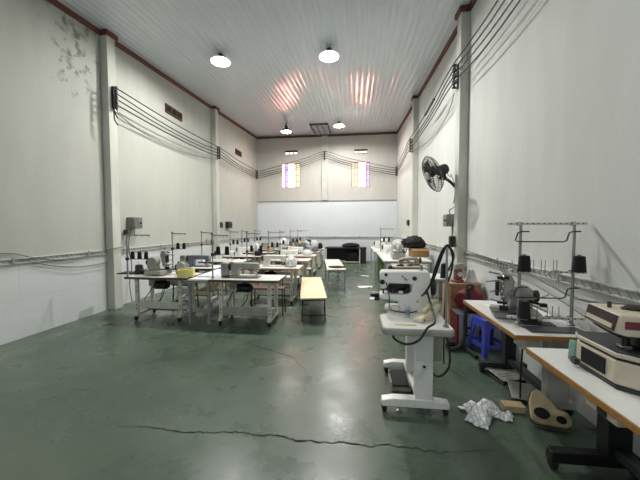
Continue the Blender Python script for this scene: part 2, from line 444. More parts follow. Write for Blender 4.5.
# ------------------------------------------------------------------ ceiling lamps
shade_m = mat('opal_lamp_shade', (232,236,240), .3, var=.02)
bulb_m = emis('lamp_bulb', (.94, .97, 1.), 60)
lens_m = emis('lit_lamp_lens', (.99, .985, .95), 1150)
dim_m = emis('dim_lamp_lens', (1., .96, .92), 100)
def lamp(x, y, label, lit, dark=False, lm=None):
    h = .20 if dark else .17; z = cz(y)-(.34 if dark else h)
    t = thing('ceiling_lamp', label, 'lamp', (x, y, z), 0, 'lamps under the roof')
    MB().cyl((0,0,h-.05), (0,0,h-.004), .03, seg=12).lathe([(.06,h-.014),(.06,h-.004)], seg=16).build('mount', dksteel, t)
    MB().lathe([(.0,h-.045),(.06,h-.05),(.08,h-.065),(.08,.088),(.0,.086)], seg=24).build('housing', dksteel if dark else greysteel, t)
    MB().lathe([(.075,.082),(.12,.074),(.19,.038),(.232,0.),(.236,0.),(.196,.044),(.124,.081),(.08,.087)], seg=32).build('lamp_shade', dksteel if dark else shade_m, t)
    if lit: MB().lathe([(.0,.012),(.09,.016),(.12,.03),(.12,.04),(.0,.045)], seg=28).build('lens', lm or lens_m, t)
    else: MB().lathe([(.0,.010),(.19,.010),(.22,.008),(.21,.016),(.18,.026),(.0,.026)], seg=32).build('lens', dim_m, t)
    t.scale = (.88, .88, 1.69 if dark else 1)
    return t
lamp(-2.95, 6.45, 'lit round ceiling lamp nearest the left wall, large in the photo', True, lm=emis('left_lamp_lens', (.99,.985,.95), 850))
lamp(-.57, 6.55, 'lit round ceiling lamp over the aisle, right one of the two large ones', True)
lamp(-2.82, 12.2, 'ceiling lamp with black dome and white underside in front of the left window', False, True)
lamp(-.67, 12.3, 'lit round lamp far back beside the slatted roof hatch', True, lm=emis('far_lamp_lens', (1.,.985,.95), 1300))
lamp(-.1, .3, 'lit round ceiling lamp overhead at the camera end of the hall', True, lm=emis('faint_lamp_lens', (.99,.985,.95), 260))
# slatted skylight hatch in the roof
t = thing('roof_hatch', 'dark slatted hatch in the roof above the back wall', 'hatch', (-1.5, 13.3, cz(13.3)-.02))
sl = .0759
def hb(x0, x1, y0, y1, d0, d1): return MB().prism([(y0, sl*y0-d1), (y1, sl*y1-d1), (y1, sl*y1-d0), (y0, sl*y0-d0)], x0, x1, axis='x')
hb(-.34, .34, -.95, .95, .0, .015).build('opening', emis('skylight_glow', (.95,.86,.84), .45), t)
f = MB()
for (a, b, c, d) in ((-.38,-.33,-1,1), (.33,.38,-1,1)): f.prism([(c, sl*c-.05), (d, sl*d-.05), (d, sl*d-.0), (c, sl*c)], a, b, axis='x')
for (c, d) in ((-1,-.95), (.95,1)): f.prism([(c, sl*c-.05), (d, sl*d-.05), (d, sl*d), (c, sl*c)], -.33, .33, axis='x')
f.build('hatch_frame', dksteel, t)
for i in range(9):
    y = -.85+i*.2
    MB().cbox((0, y, sl*y-.035), (.66, .11, .012), Matrix.Rotation(.6, 4, 'X')).build('slat', dksteel, t)
for x in (-.11, .11): MB().prism([(-.95, -sl*.95-.045), (.95, sl*.95-.045), (.95, sl*.95-.03), (-.95, -sl*.95-.03)], x-.012, x+.012, axis='x').build('hatch_bar', dksteel, t)

# ------------------------------------------------------------------ wire racks and cables
def rack(x, y, z, nrm, label, h=.42):
    """a vertical spool rack carrying four cables; nrm = direction away from the wall"""
    t = thing('cable_rack', label, 'cable rack', (x, y, z), math.atan2(nrm[1], nrm[0]), 'cable racks on the walls')
    MB().box(0, .02, -.025, .025, -h/2, h/2).build('back_bar', dksteel, t)
    MB().cyl((.07,0,-h/2), (.07,0,h/2), .008, seg=8).build('pin', dksteel, t)
    for i in range(4):
        zz = -h/2+h*(i+.5)/4
        MB().box(.02, .1, -.02, .02, zz-h*.115, zz-h*.09).box(.02, .1, -.02, .02, zz+h*.09, zz+h*.115).build('bracket', dksteel, t)
        MB().lathe([(.03,-h*.085),(.034,-h*.06),(.018,-h*.03),(.018,h*.03),(.034,h*.06),(.03,h*.085)], c=(.07,0,zz), seg=12).build('insulator', blackp, t)
    return t
XR = WR-PD; XL = WL+PD
RK = [(XR, 5.58, 4.22, (-1,0), 'black cable rack on the near right pillar above the fan'),
      (XR, 9.8, 4.16, (-1,0), 'black cable rack on the far right pillar'),
      (WR, 14.2, 4.16, (-1,0), 'black cable rack in the far right corner'),
      (-1.46, D-.08, 5.0, (0,-1), 'black cable rack on the middle post of the back wall'),
      (WL, 14.2, 4.16, (1,0), 'black cable rack in the far left corner'),
      (XL, 9.8, 4.12, (1,0), 'black cable rack on the far left pillar'),
      (XL, 5.38, 4.10, (1,0), 'black cable rack on the near left pillar by the mould')]
for r in RK: rack(*r)
def off(p, n, d): return Vector((p[0]+n[0]*d, p[1]+n[1]*d, p[2]))
ORD = ['topmost', 'second highest', 'third highest', 'lowest']
for i in range(4):
    dz = .42*(3.5-i)/4-.21
    A = [off(r[:3], r[3], .115)+Vector((0,0,dz)) for r in RK]
    # keep the run clear of the corners
    P = [Vector((WR-.22, -1.2, 4.22+dz)), Vector((WR-.2, 2.2, 4.2+dz+.03*math.sin(i*2)))]
    P += [Vector((XR-.06, 4.2, 4.2+dz-.02*i))]
    for a, b in zip(A, A[1:]+[None]):
        P.append(a)
        if b is not None:
            sag = .05+.018*((i*7) % 4)
            for s in (.25, .5, .75):
                q = a.lerp(b, s); q.z -= sag*4*s*(1-s); P.append(q)
    P += [A[-1]+Vector((.01, -.10, -.03)), A[-1]+Vector((.02, -.13, -.16-.04*i)), A[-1]+Vector((.03, -.06, -.30-.03*i))]
    o = MB().tube(P, .012, 6, smooth=6).build('power_cable', blackcable)
    tag(o, '%s of the four black power cables strung around the hall from rack to rack' % ORD[i], 'cable', 'power cables around the hall')
# two slack lines and a splice bundle
def sagline(name, label, pts, r, m, cat='cable'):
    return tag(MB().tube(pts, r, 6, smooth=8).build(name, m), label, cat)
sagline('slack_wire', 'thin slack wire hanging lower than the power cables on the left wall', [(XL+.02,5.35,3.86), (WL+.05,6.3,3.74), (WL+.04,7.5,3.68), (WL+.05,8.7,3.76), (XL+.02,9.75,3.9)], .007, blackcable)
sagline('slack_wire', 'thin slack wire hanging below the power cables beyond the fan', [(XR-.02,5.72,3.98), (WR-.05,6.7,3.86), (WR-.04,8,3.82), (XR-.02,9.72,3.93)], .006, blackcable)
sagline('cable_splice', 'thick taped splice on the cables between the two right pillars', [(XR-.13,6.7,4.30), (XR-.135,7.1,4.28), (XR-.13,7.5,4.27)], .03, blackcable)

# ------------------------------------------------------------------ wall vents
vent_glow = emis('vent_daylight', (1., .93, .84), 2.2)
def vent(p, along, w, h, label, arch=False):
    t = thing('wall_vent', label, 'vent', p, along, 'brick vents high on the walls')
    f = MB(); f.box(-w/2, w/2, -.03, 0, h/2-.045, h/2).box(-w/2, w/2, -.03, 0, -h/2, -h/2+(.02 if arch else .045))
    n = 3
    for i in range(n+1):
        x = -w/2+w*i/n; a = max(-w/2, x-.022); b = min(w/2, x+.022); f.box(a, b, -.03, 0, -h/2+.02, h/2-.045)
    f.build('vent_frame', dkbrick, t)
    for i in range(n):
        x0 = -w/2+w*i/n+.0225; x1 = -w/2+w*(i+1)/n-.0225
        if arch:
            MB().box(x0, x1, -.012, -.002, -h/2+.02, .01).build('vent_hole', vent_glow, t)
            MB().box(x0, x1, -.012, -.002, .0105, h/2-.045).build('vent_hood', hole, t)
        else: MB().box(x0, x1, -.012, -.002, -h/2+.02, h/2-.045).build('vent_hole', hole, t)
    return t
vent((WL, 7.58, 4.64), PI/2, .72, .22, 'brown brick vent on the left wall between the two pillars')
vent((WL, 12.0, 4.66), PI/2, .62, .22, 'brown brick vent on the left wall near the far corner')
vent((-3.08, D, 5.2), 0, .62, .2, 'brown vent with three light holes above the left window', True)
vent((.24, D, 5.16), 0, .62, .2, 'brown vent with three light holes above the right window', True)

# ------------------------------------------------------------------ electric boxes
def ebox(p, rz, w, h, d, label, m=boxgrey):
    t = thing('switch_box', label, 'electrical box', p, rz)
    MB().box(-w/2, w/2, -d, 0, -h/2, h/2).build('box_body', m, t, bevel=.006)
    MB().box(-w/2+.015, w/2-.015, -d-.008, -d-.0005, -h/2+.015, h/2-.015).build('cover', m, t, bevel=.003)
    MB().lathe([(.02,0),(.02,.02),(.0,.024)], c=(w*.22, -d-.008, 0), seg=12, M=Matrix.Rotation(PI/2, 4, 'X')).build('knob', blackp, t)
    return t
ebox((WL, 5.95, 1.70), PI/2, .26, .24, .17, 'grey switch box on the left wall just past the near pillar')
ebox((WL, 10.1, 1.69), PI/2, .2, .2, .12, 'grey switch box on the left wall just past the far pillar', blackp)
ebox((WL, 10.85, 1.70), PI/2, .34, .24, .12, 'dark switch box farthest along the left wall', blackp)
ebox((WR, 6.2, 1.73), -PI/2, .26, .24, .16, 'square grey switch box on the right wall below the fan')
ebox((WR, 11.2, 1.76), -PI/2, .3, .2, .05, 'small dark switch plate at the far end of the right wall', blackp)
o = MB().box(-.03, .03, -.03, .03, -.06, .06).build('plug_box', blackp, loc=(WL+.06, 5.72, 1.5), bevel=.008); tag(o, 'small socket box hanging on the cable under the left switch box', 'socket')
o = MB().cbox((0,0,0), (.1,.08,.2)).build('inline_switch', blackp, loc=(XR-.06, 5.58, 1.34), bevel=.012); tag(o, 'black inline switch hanging from a cable in front of the right pillar', 'switch')
sagline('drop_cable', 'thin black cable dropping from the fan past the grey box to the black switch', [(WR-.05,5.86,2.25), (WR-.07,5.86,2.0), (XR-.06,5.76,1.9), (XR-.06,5.58,1.7), (XR-.06,5.58,1.43)], .008, blackcable)
sagline('drop_cable', 'grey cable running down the left wall from the switch box to the floor', [(WL+.08,5.85,1.6), (WL+.05,5.8,1.2), (WL+.07,5.85,.8), (WL+.05,5.8,.4), (WL+.18,5.7,.03)], .010, greycable)
sagline('wall_cable', 'upper slack grey cable drooping across the near left wall', [(WL+.03,2.6,1.22), (WL+.03,3.55,1.25), (WL+.04,3.95,1.15), (WL+.05,4.5,1.06), (WL+.05,5.0,1.14), (XL+.03,5.3,1.2), (XL+.03,5.5,1.22), (WL+.06,5.7,1.28), (WL+.05,5.82,1.5)], .009, greycable)
sagline('wall_cable', 'lower slack grey cable drooping across the near left wall', [(WL+.03,3.7,1.17), (WL+.04,4.2,1.0), (WL+.05,4.7,.92), (WL+.05,5.24,.93)], .009, greycable)

# ------------------------------------------------------------------ perforated cable trunking along the walls
def trunk(p0, p1, nrm, label, z=1.13, h=.075):
    p0 = Vector(p0); p1 = Vector(p1); L = (p1-p0).length; rz = math.atan2(p1.y-p0.y, p1.x-p0.x)
    t = thing('cable_trunking', label, 'cable trunking', (p0.x, p0.y, z), rz, 'perforated trunking along the walls')
    s = 1 if nrm > 0 else -1
    def bx(mb, a, b, y0, y1, z0, z1): mb.box(a, b, min(s*y0, s*y1), max(s*y0, s*y1), z0, z1)
    b = MB(); bx(b, 0, L, .0, .008, -h/2, h/2); b.build('back_strip', traywhite, t)
    for zz in (-h/2, h/2-.010):
        r = MB(); bx(r, 0, L, .008, .045, zz, zz+.010); r.build('rail', traywhite, t)
    r = MB(); x = .03
    while x < L-.08:
        r.tube([(x, s*.038, -h/2+.01), (x+.05, s*.038, h/2-.01)], .0045, 4); x += .085
    r.build('lattice', greysteel, t)
    x = .4
    while x < L:
        b = MB(); bx(b, x, x+.035, .0455, .052, -h/2-.02, h/2+.02); b.build('clip', greysteel, t); x += 1.2
    return t
trunk((WL, 5.27, 0), (WL, .2, 0), 1, 'white perforated cable trunking on the near left wall')
trunk((WL, 9.69, 0), (WL, 5.49, 0), 1, 'white perforated cable trunking on the left wall between the two pillars')
trunk((WL, 14.1, 0), (WL, 9.91, 0), 1, 'white perforated cable trunking on the left wall beyond the far pillar')
trunk((WR, .2, 0), (WR, 5.47, 0), 1, 'white perforated cable trunking on the near right wall behind the thread stand')
trunk((WR, 5.69, 0), (WR, 9.69, 0), 1, 'white perforated cable trunking on the right wall below the fan')
trunk((WR, 9.91, 0), (WR, 14.1, 0), 1, 'white perforated cable trunking at the far end of the right wall')
trunk((WR-.1, D, 0), (WL+.1, D, 0), 1, 'white perforated cable trunking across the back wall', h=.06)
# cables hung under the right trunking
sagline('wall_cable', 'grey cable hanging in front of the trunking on the near right wall', [(XR-.03,5.55,1.3), (WR-.07,5.2,1.2), (WR-.07,4.2,1.16), (WR-.07,3.4,1.1), (WR-.07,2.7,1.0), (WR-.07,2.0,1.12)], .011, greycable)
sagline('wall_cable', 'thin cable slanting below the trunking behind the two-pole thread stand', [(WR-.06,4.6,1.06), (WR-.06,3.4,1.0), (WR-.06,2.6,.86), (WR-.06,2.1,.80)], .006, greycable)

# ------------------------------------------------------------------ wall fan
t = thing('wall_fan', 'black caged fan on a bracket on the right wall', 'fan', (WR, 6.0, 2.3))
MB().box(-.035, 0, -.06, .06, -.14, .12).build('wall_plate', blackp, t, bevel=.01)
MB().tube([(-.03,0,.05), (-.10,-.02,.12), (-.2,-.06,.19), (-.3,-.14,.2), (-.38,-.22,.2)], .028, 10, smooth=6).build('bracket_arm', blackp, t)
fc = Vector((-.55, -.35, .25)); nrm = Vector((-.92, -.08, -.38)).normalized()
Mf = Matrix.Translation(fc) @ nrm.to_track_quat('Z', 'Y').to_matrix().to_4x4()
def tr(mb): mb.v = [tuple(Mf @ Vector(p)) for p in mb.v]; return mb
tr(MB().lathe([(.0,-.30),(.07,-.29),(.095,-.25),(.095,-.12),(.07,-.1),(.0,-.1)], seg=20)).build('motor', blackp, t, bevel=.004)
tr(MB().box(-.04, .04, -.16, -.02, -.21, -.14)).build('pivot', blackp, t, bevel=.01)
g = MB(); R0 = .335
for i in range(48):
    a = 2*PI*i/48; ca, sa = math.cos(a), math.sin(a)
    g.tube([(.05*ca, .05*sa, .085), (.2*ca, .2*sa, .075), (.3*ca, .3*sa, .04), (R0*ca, R0*sa, 0), (.29*ca, .29*sa, -.06), (.09*ca, .09*sa, -.1)], .0028, 4, cap=False)
for (rr, zz, w) in ((R0, 0, .007), (.3, .042, .004), (.2, .077, .004), (.29, -.06, .004)):
    g.tube([(rr*math.cos(2*PI*i/48), rr*math.sin(2*PI*i/48), zz) for i in range(48)], w, 5, closed=True)
tr(g).build('fan_cage', blackp, t)
tr(MB().lathe([(0,.098),(.07,.095),(.075,.085),(.05,.08),(0,.08)], seg=24)).build('badge', greysteel, t)
for i in range(3):
    a = 2*PI*i/3; b = MB(); vs = []
    for (rr, da, dz) in ((.05,-.4,-.02),(.05,.4,.02),(.16,.62,.035),(.27,.55,.035),(.3,.1,.0),(.27,-.35,-.03),(.16,-.42,-.03)):
        vs.append((rr*math.cos(a+da), rr*math.sin(a+da), dz))
    n = len(vs); vs2 = [(x, y, z-.005) for x, y, z in vs]
    b.add(vs+vs2, [tuple(range(n)), tuple(reversed(range(n, 2*n)))]+[(k, (k+1) % n, (k+1) % n+n, k+n) for k in range(n)])
    tr(b).build('fan_blade', dksteel, t)
tr(MB().lathe([(.0,.05),(.045,.04),(.05,-.03),(0,-.1)], seg=16)).build('hub', blackp, t)
MB().tube([(-.30,-.25,.32), (-.18,-.18,.22), (-.15,-.1,.28), (-.06,-.02,.12), (-.03,.04,-.05), (-.05,.05,-.25), (-.03,.02,-.13)], .006, 5, smooth=6).build('fan_cord', blackcable, t)
# ------------------------------------------------------------------ furniture builders
def castor(p, parent, r=.035, m=blackp):
    mb = MB(); x, y, z = p
    mb.cyl((x-.014, y, r), (x+.014, y, r), r, seg=16)
    mb.box(x-.022, x-.016, y-.022, y+.022, r*.7, z).box(x+.016, x+.022, y-.022, y+.022, r*.7, z).box(x-.022, x+.022, y-.022, y+.022, z-.008, z)
    return mb.build('castor', m, parent)

def sewing_table(loc, rz, label, L=1.18, W=.58, H=.76, style='panel', group='sewing machine tables', edge=None, legm=None, motor=True, top=None):
    """local +y is the side facing the camera side of the hall; origin at the middle of the footprint"""
    t = thing('sewing_table', label, 'sewing table', loc, rz, group)
    lm = legm or cream; em = edge or edgebr
    MB().box(-L/2, L/2, -W/2, W/2, H-.042, H-.003).build('edge_band', em, t, bevel=.006)
    MB().box(-L/2+.006, L/2-.006, -W/2+.006, W/2-.006, H-.006, H).build('tabletop', top or laminate, t, bevel=.002)
    xi = L/2-.17
    for s in (-1, 1):
        x = s*xi; f = MB()
        for y in (-W*.34, W*.34):
            f.box(x-.03, x+.03, y-.02, y+.02, .11, H-.07)
        f.box(x-.03, x+.03, -W*.44, W*.44, .07, .115).box(x-.025, x+.025, -W*.42, W*.42, H-.07, H-.0425)
        leg = f.build('leg', lm, t, bevel=.004)
        b = MB()
        for zz in (.2, .26, .5, .58):
            b.cyl((x, W*.34+.0205, zz), (x, W*.34+.028, zz), .011, seg=8)
            b.cyl((x, -W*.34-.0205, zz), (x, -W*.34-.028, zz), .011, seg=8)
        b.build('bolt', dksteel, leg)
        for y in (-W*.4, W*.4): castor((x, y, .072), leg)
    if style == 'panel':
        MB().box(-xi+.03, xi-.03, W*.34-.012, W*.34+.012, .20, .32).build('crossbar', lm, t, bevel=.004)
        MB().box(-xi+.03, xi-.03, -W*.34-.01, -W*.34+.01, .55, .62).build('crossbar', lm, t, bevel=.003)
    else:
        MB().box(-xi+.03, xi-.03, -W*.40, W*.40, .165, .19).box(-xi+.03, xi-.03, W*.36, W*.38, .19, .31).build('shelf', machgrey, t, bevel=.004)
    if motor:
        m = MB().cyl((-.02, -.02, H-.19), (.2, -.02, H-.19), .075, seg=20).box(.02, .12, -.06, .02, H-.12, H-.0425).build('motor', blackp, t, bevel=.006)
        MB().cyl((-.05, -.02, H-.19), (-.025, -.02, H-.19), .045, seg=16).build('pulley', machdark, m)
        MB().box(-.34, .34, -.16, .16, H-.07, H-.0425).build('oil_pan', dksteel, t, bevel=.006)
        MB().box(.25, .37, -.2, -.05, H-.22, H-.0425).build('control_box', machgrey, t, bevel=.006)
        p = MB().box(-.17, .15, -.16, .06, -.008, .010, Matrix.Translation((0, .02, .13)) @ Matrix.Rotation(.25, 4, 'X'))
        p.tube([(-xi+.03, -.02, .125), (xi-.03, -.02, .125)], .011, 6).build('treadle', machdark, t, bevel=.003)
        MB().tube([(.12, .0, .15), (.1, -.02, .4), (.06, -.02, H-.25)], .007, 6).build('treadle_rod', rodsteel, t)
        MB().tube([(.3, -.1, H-.22), (.33, .0, .42), (.36, .08, .3), (.2, .12, .24), (.05, .06, .34), (.02, 0, H-.25)], .008, 5, smooth=5).build('motor_cable', blackcable, t)
    return t

def lockstitch(loc, rz, label, body=None, group='flat bed sewing machines'):
    """operator stands on local -y; needle end at local -x, handwheel at +x"""
    t = thing('sewing_machine', label, 'sewing machine', loc, rz, group); bm = body or machwhite
    k = .82
    MB().box(-.25, .25, -.085, .085, 0, .028).build('bed', bm, t, bevel=.008)
    poly = [(-.235,.15),(-.24,.27),(-.225,.30),(.20,.305),(.225,.29),(.235,.20),(.225,.03),(.115,.03),(.10,.15),(.07,.19),(-.12,.20),(-.15,.185),(-.155,.13),(-.225,.13)]
    MB().prism([(x, z*k) for x, z in poly], -.055, .055).build('arm', bm, t, bevel=.016, seg=3)
    MB().box(-.247, -.242, -.04, .04, .14*k, .28*k).build('face_plate', chrome, t, bevel=.003)
    MB().cyl((-.195,0,.032), (-.195,0,.13*k+.01), .006, seg=8).build('needle_bar', chrome, t)
    MB().cyl((-.195,.025,.04), (-.195,.025,.13*k+.01), .005, seg=8).box(-.21, -.18, -.015, .03, .031, .04).build('presser_foot', chrome, t)
    MB().box(-.235, -.15, -.05, .05, .0285, .031).build('needle_plate', chrome, t)
    MB().lathe([(.0,0),(.055,0),(.066,.008),(.066,.03),(.055,.038),(.02,.045),(0,.045)], c=(.236,0,.215*k), seg=24, M=Matrix.Rotation(PI/2, 4, 'Y')).build('handwheel', blackp, t)
    for (x, z) in ((-.19,.22),(-.10,.26)):
        MB().lathe([(.0,0),(.02,0),(.02,.012),(.012,.022),(0,.022)], c=(x,-.0555,z*k), seg=14, M=Matrix.Rotation(PI/2, 4, 'X')).build('tension_dial', chrome, t)
    MB().cyl((-.05,0,.303*k), (-.05,0,.38*k), .004, seg=6).cyl((-.05,-.03,.375*k), (-.05,.03,.375*k), .003, seg=6).build('thread_guide', chrome, t)
    MB().box(.165, .20, -.056, -.0585, .09, .15).build('control_panel', dksteel, t)
    return t

def boxy_machine(loc, rz, label, body=None, group='flat bed sewing machines'):
    """flat bed machine with a square grey servo box at the handwheel end"""
    t = lockstitch(loc, rz, label, body, group)
    MB().box(.285, .40, -.075, .075, .03, .245).build('servo_box', machgrey, t, bevel=.008)
    MB().box(.30, .39, .0755, .079, .05, .22).build('servo_cover', greysteel, t, bevel=.002)
    MB().box(.225, .40, -.05, .05, 0, .029).build('servo_bracket', dksteel, t)
    return t

def overlock(loc, rz, label, body=None, group='overlock machines', s=1.):
    """operator on local -y"""
    t = thing('overlock_machine', label, 'overlock machine', loc, rz, group); bm = body or machwhite
    def S(mb): mb.v = [(x*s, y*s, z*s) for x, y, z in mb.v]; return mb
    S(MB().prism([(-.15,0),(.15,0),(.15,.10),(.13,.12),(-.16,.12),(-.16,.03)], -.12, .12)).build('base', bm, t, bevel=.012*s)
    S(MB().prism([(-.10,.12),(.14,.12),(.15,.2),(.13,.29),(.05,.315),(-.02,.30),(-.055,.24),(-.06,.19),(-.10,.17)], -.075, .105)).build('head', bm, t, bevel=.02*s, seg=3)
    S(MB().box(-.12, .08, -.135, -.122, .03, .11)).build('looper_cover', machgrey, t, bevel=.006*s)
    S(MB().box(-.2, -.06, -.125, .05, .121, .129)).build('work_plate', chrome, t, bevel=.003)
    S(MB().tube([(-.03,.0,.27), (-.10,.0,.235), (-.125,0,.20)], .022, 10, smooth=4)).build('needle_arm', bm, t)
    S(MB().cyl((-.125,0,.132), (-.125,0,.205), .006, seg=8).box(-.145, -.105, -.03, .03, .13, .138)).build('presser_foot', chrome, t)
    S(MB().lathe([(0,0),(.05,0),(.058,.01),(.058,.03),(.045,.04),(0,.04)], c=(.151,.02,.19), seg=20, M=Matrix.Rotation(PI/2, 4, 'Y'))).build('handwheel', blackp, t)
    for i in range(4):
        S(MB().lathe([(0,0),(.016,0),(.016,.012),(.009,.03),(0,.032)], c=(-.015+i*.04, -.0755, .265-i*.014), seg=12, M=Matrix.Rotation(PI/2, 4, 'X'))).build('tension_dial', chrome, t)
    S(MB().cyl((.06,.03,.30), (.06,.03,.40), .005, seg=6).cyl((-.02,.03,.395), (.12,.03,.395), .004, seg=6)).build('thread_guide', rodsteel, t)
    S(MB().tube([(-.1,-.09,.125), (-.16,-.14,.16), (-.19,-.14,.22)], .008, 6, smooth=4)).build('lifter_lever', machdark, t)
    return t

def cone(loc, label, group, m=thread, h=.12, r=.034):
    t = thing('thread_cone', label, 'thread cone', loc, random.random()*6, group)
    MB().lathe([(r*1.02,0),(r*1.05,.006),(r,.012),(r*.82,h*.9),(r*.7,h*.93),(.012,h*.93)], seg=18).build('yarn', m, t)
    MB().lathe([(.012,h*.9),(.014,h),(.010,h),(.008,h*.9)], seg=10).build('core', greycable, t)
    return t

def stand(loc, rz, label, H=.73, cones=((.09,.30),(.17,.30),(.25,.30)), bar=.42, desc='', cm_=thread, arm=.30, tray_z=None, group='single pole thread stands', pinz=None):
    """single pole thread stand clamped at the table edge; guide bar and cone arm along local +x"""
    t = thing('thread_stand', label, 'thread stand', loc, rz, group)
    MB().lathe([(.022,0),(.022,.02),(.016,.03),(.0125,.035)], seg=12).cyl((0,0,.03), (0,0,H), .0125, seg=8).build('pole', rodsteel, t)
    MB().cyl((-.02,0,H-.012), (bar,0,H-.022), .010, seg=8).build('guide_bar', rodsteel, t)
    for i in range(4): x = .05+i*(bar-.08)/3; MB().tube([(x+.014*math.cos(a), .0, H-.04+.014*math.sin(a)) for a in [j*PI/4 for j in range(8)]], .003, 4, closed=True).build('thread_eyelet', rodsteel, t)
    tz = tray_z or .30
    MB().box(-.02, arm, -.014, .014, tz-.012, tz-.002).box(-.02, .02, -.02, .02, tz-.03, tz+.02).build('cone_arm', dksteel, t, bevel=.002)
    n = 0
    for (x, _) in cones:
        MB().lathe([(.03,tz-.002),(.034,tz),(.03,tz+.003),(.006,tz+.004),(.005,tz+.08)], c=(x,0,0), seg=14).build('spool_pin', dksteel, t)
    MB().cyl((0,0,H), (0,0,H+.02), .014, seg=8).build('cap', blackp, t)
    return t

def put_cones(sloc, rz, xs, tz, who, names, cmats, group, h=.12, r=.034):
    for x, nme, mm in zip(xs, names, cmats):
        c, s = math.cos(rz), math.sin(rz)
        cone((sloc[0]+x*c, sloc[1]+x*s, sloc[2]+tz+.0045), '%s %s' % (nme, who), group, mm, h, r)

def stool(loc, rz, label, m=yellowwood, w=.34, d=.28, h=.46, legm=dksteel, group='work stools'):
    t = thing('stool', label, 'stool', loc, rz, group)
    MB().box(-w/2, w/2, -d/2, d/2, h-.03, h).build('seat', m, t, bevel=.006)
    for sx in (-1, 1):
        for sy in (-1, 1):
            MB().tube([(sx*(w/2-.03), sy*(d/2-.03), h-.03), (sx*(w/2-.015), sy*(d/2-.015), 0)], .014, 4).build('leg', legm, t)
    r = MB()
    for sx in (-1, 1): r.cyl((sx*(w/2-.02), -(d/2-.02), .14), (sx*(w/2-.02), d/2-.02, .14), .009, seg=6)
    r.cyl((-(w/2-.02), 0, .14), (w/2-.02, 0, .14), .009, seg=6); r.build('stretcher', legm, t)
    return t

def bundle(name, loc, r, m, label, cat='cloth', amp=.25, freq=2.2, seed=0, group=None, rz=0):
    o = MB().blob((0,0,r[2]*.62), r, amp, freq, flat=0.002, seed=seed, ridge=True).build(name, m, loc=loc, angle=80)
    o.rotation_euler = (0, 0, rz); return tag(o, label, cat, group)

# ------------------------------------------------------------------ left hall: two rows of tables running to the back wall
TH = .76; e = .0012
BXc, BL = -1.79, 1.18
ROWN = ['nearest', 'second', 'third', 'fourth', 'fifth', 'sixth']
B = [(-1.785,4.58,1.16), (-1.74,5.98,1.20), (-1.74,7.42,1.16), (-1.74,8.62,1.14), (-1.79,10.02,1.12), (-1.80,11.36,1.14)]
A = [(-3.37,4.68,1.14), (-3.36,5.80,1.04), (-3.30,7.0,1.15), (-3.30,8.3,1.15), (-3.30,9.6,1.15), (-3.30,10.9,1.15)]
B_labels = ['sewing table nearest the camera in the aisle-side row, with grey shelf below',
  'aisle-side sewing table second from the camera, behind the one with the brown bench',
  'aisle-side sewing table third from the camera', 'aisle-side sewing table fourth from the camera',
  'aisle-side sewing table fifth from the camera', 'aisle-side sewing table farthest back, by the heap of cloth']
A_labels = ['sewing table nearest the camera by the left wall, with cream crossbar',
  'wall-side sewing table second from the camera, dark front edge', 'wall-side sewing table third from the camera',
  'wall-side sewing table fourth from the camera', 'wall-side sewing table fifth from the camera', 'wall-side sewing table farthest back']
for i, (x, y, L) in enumerate(B):
    sewing_table((x, y+.29, 0), PI, B_labels[i], L=L, style='shelf' if i in (0, 2) else 'panel', edge=edgebr if i < 1 else cabwood)
for i, (x, y, L) in enumerate(A):
    sewing_table((x, y+.29, 0), PI, A_labels[i], L=L, style='panel')
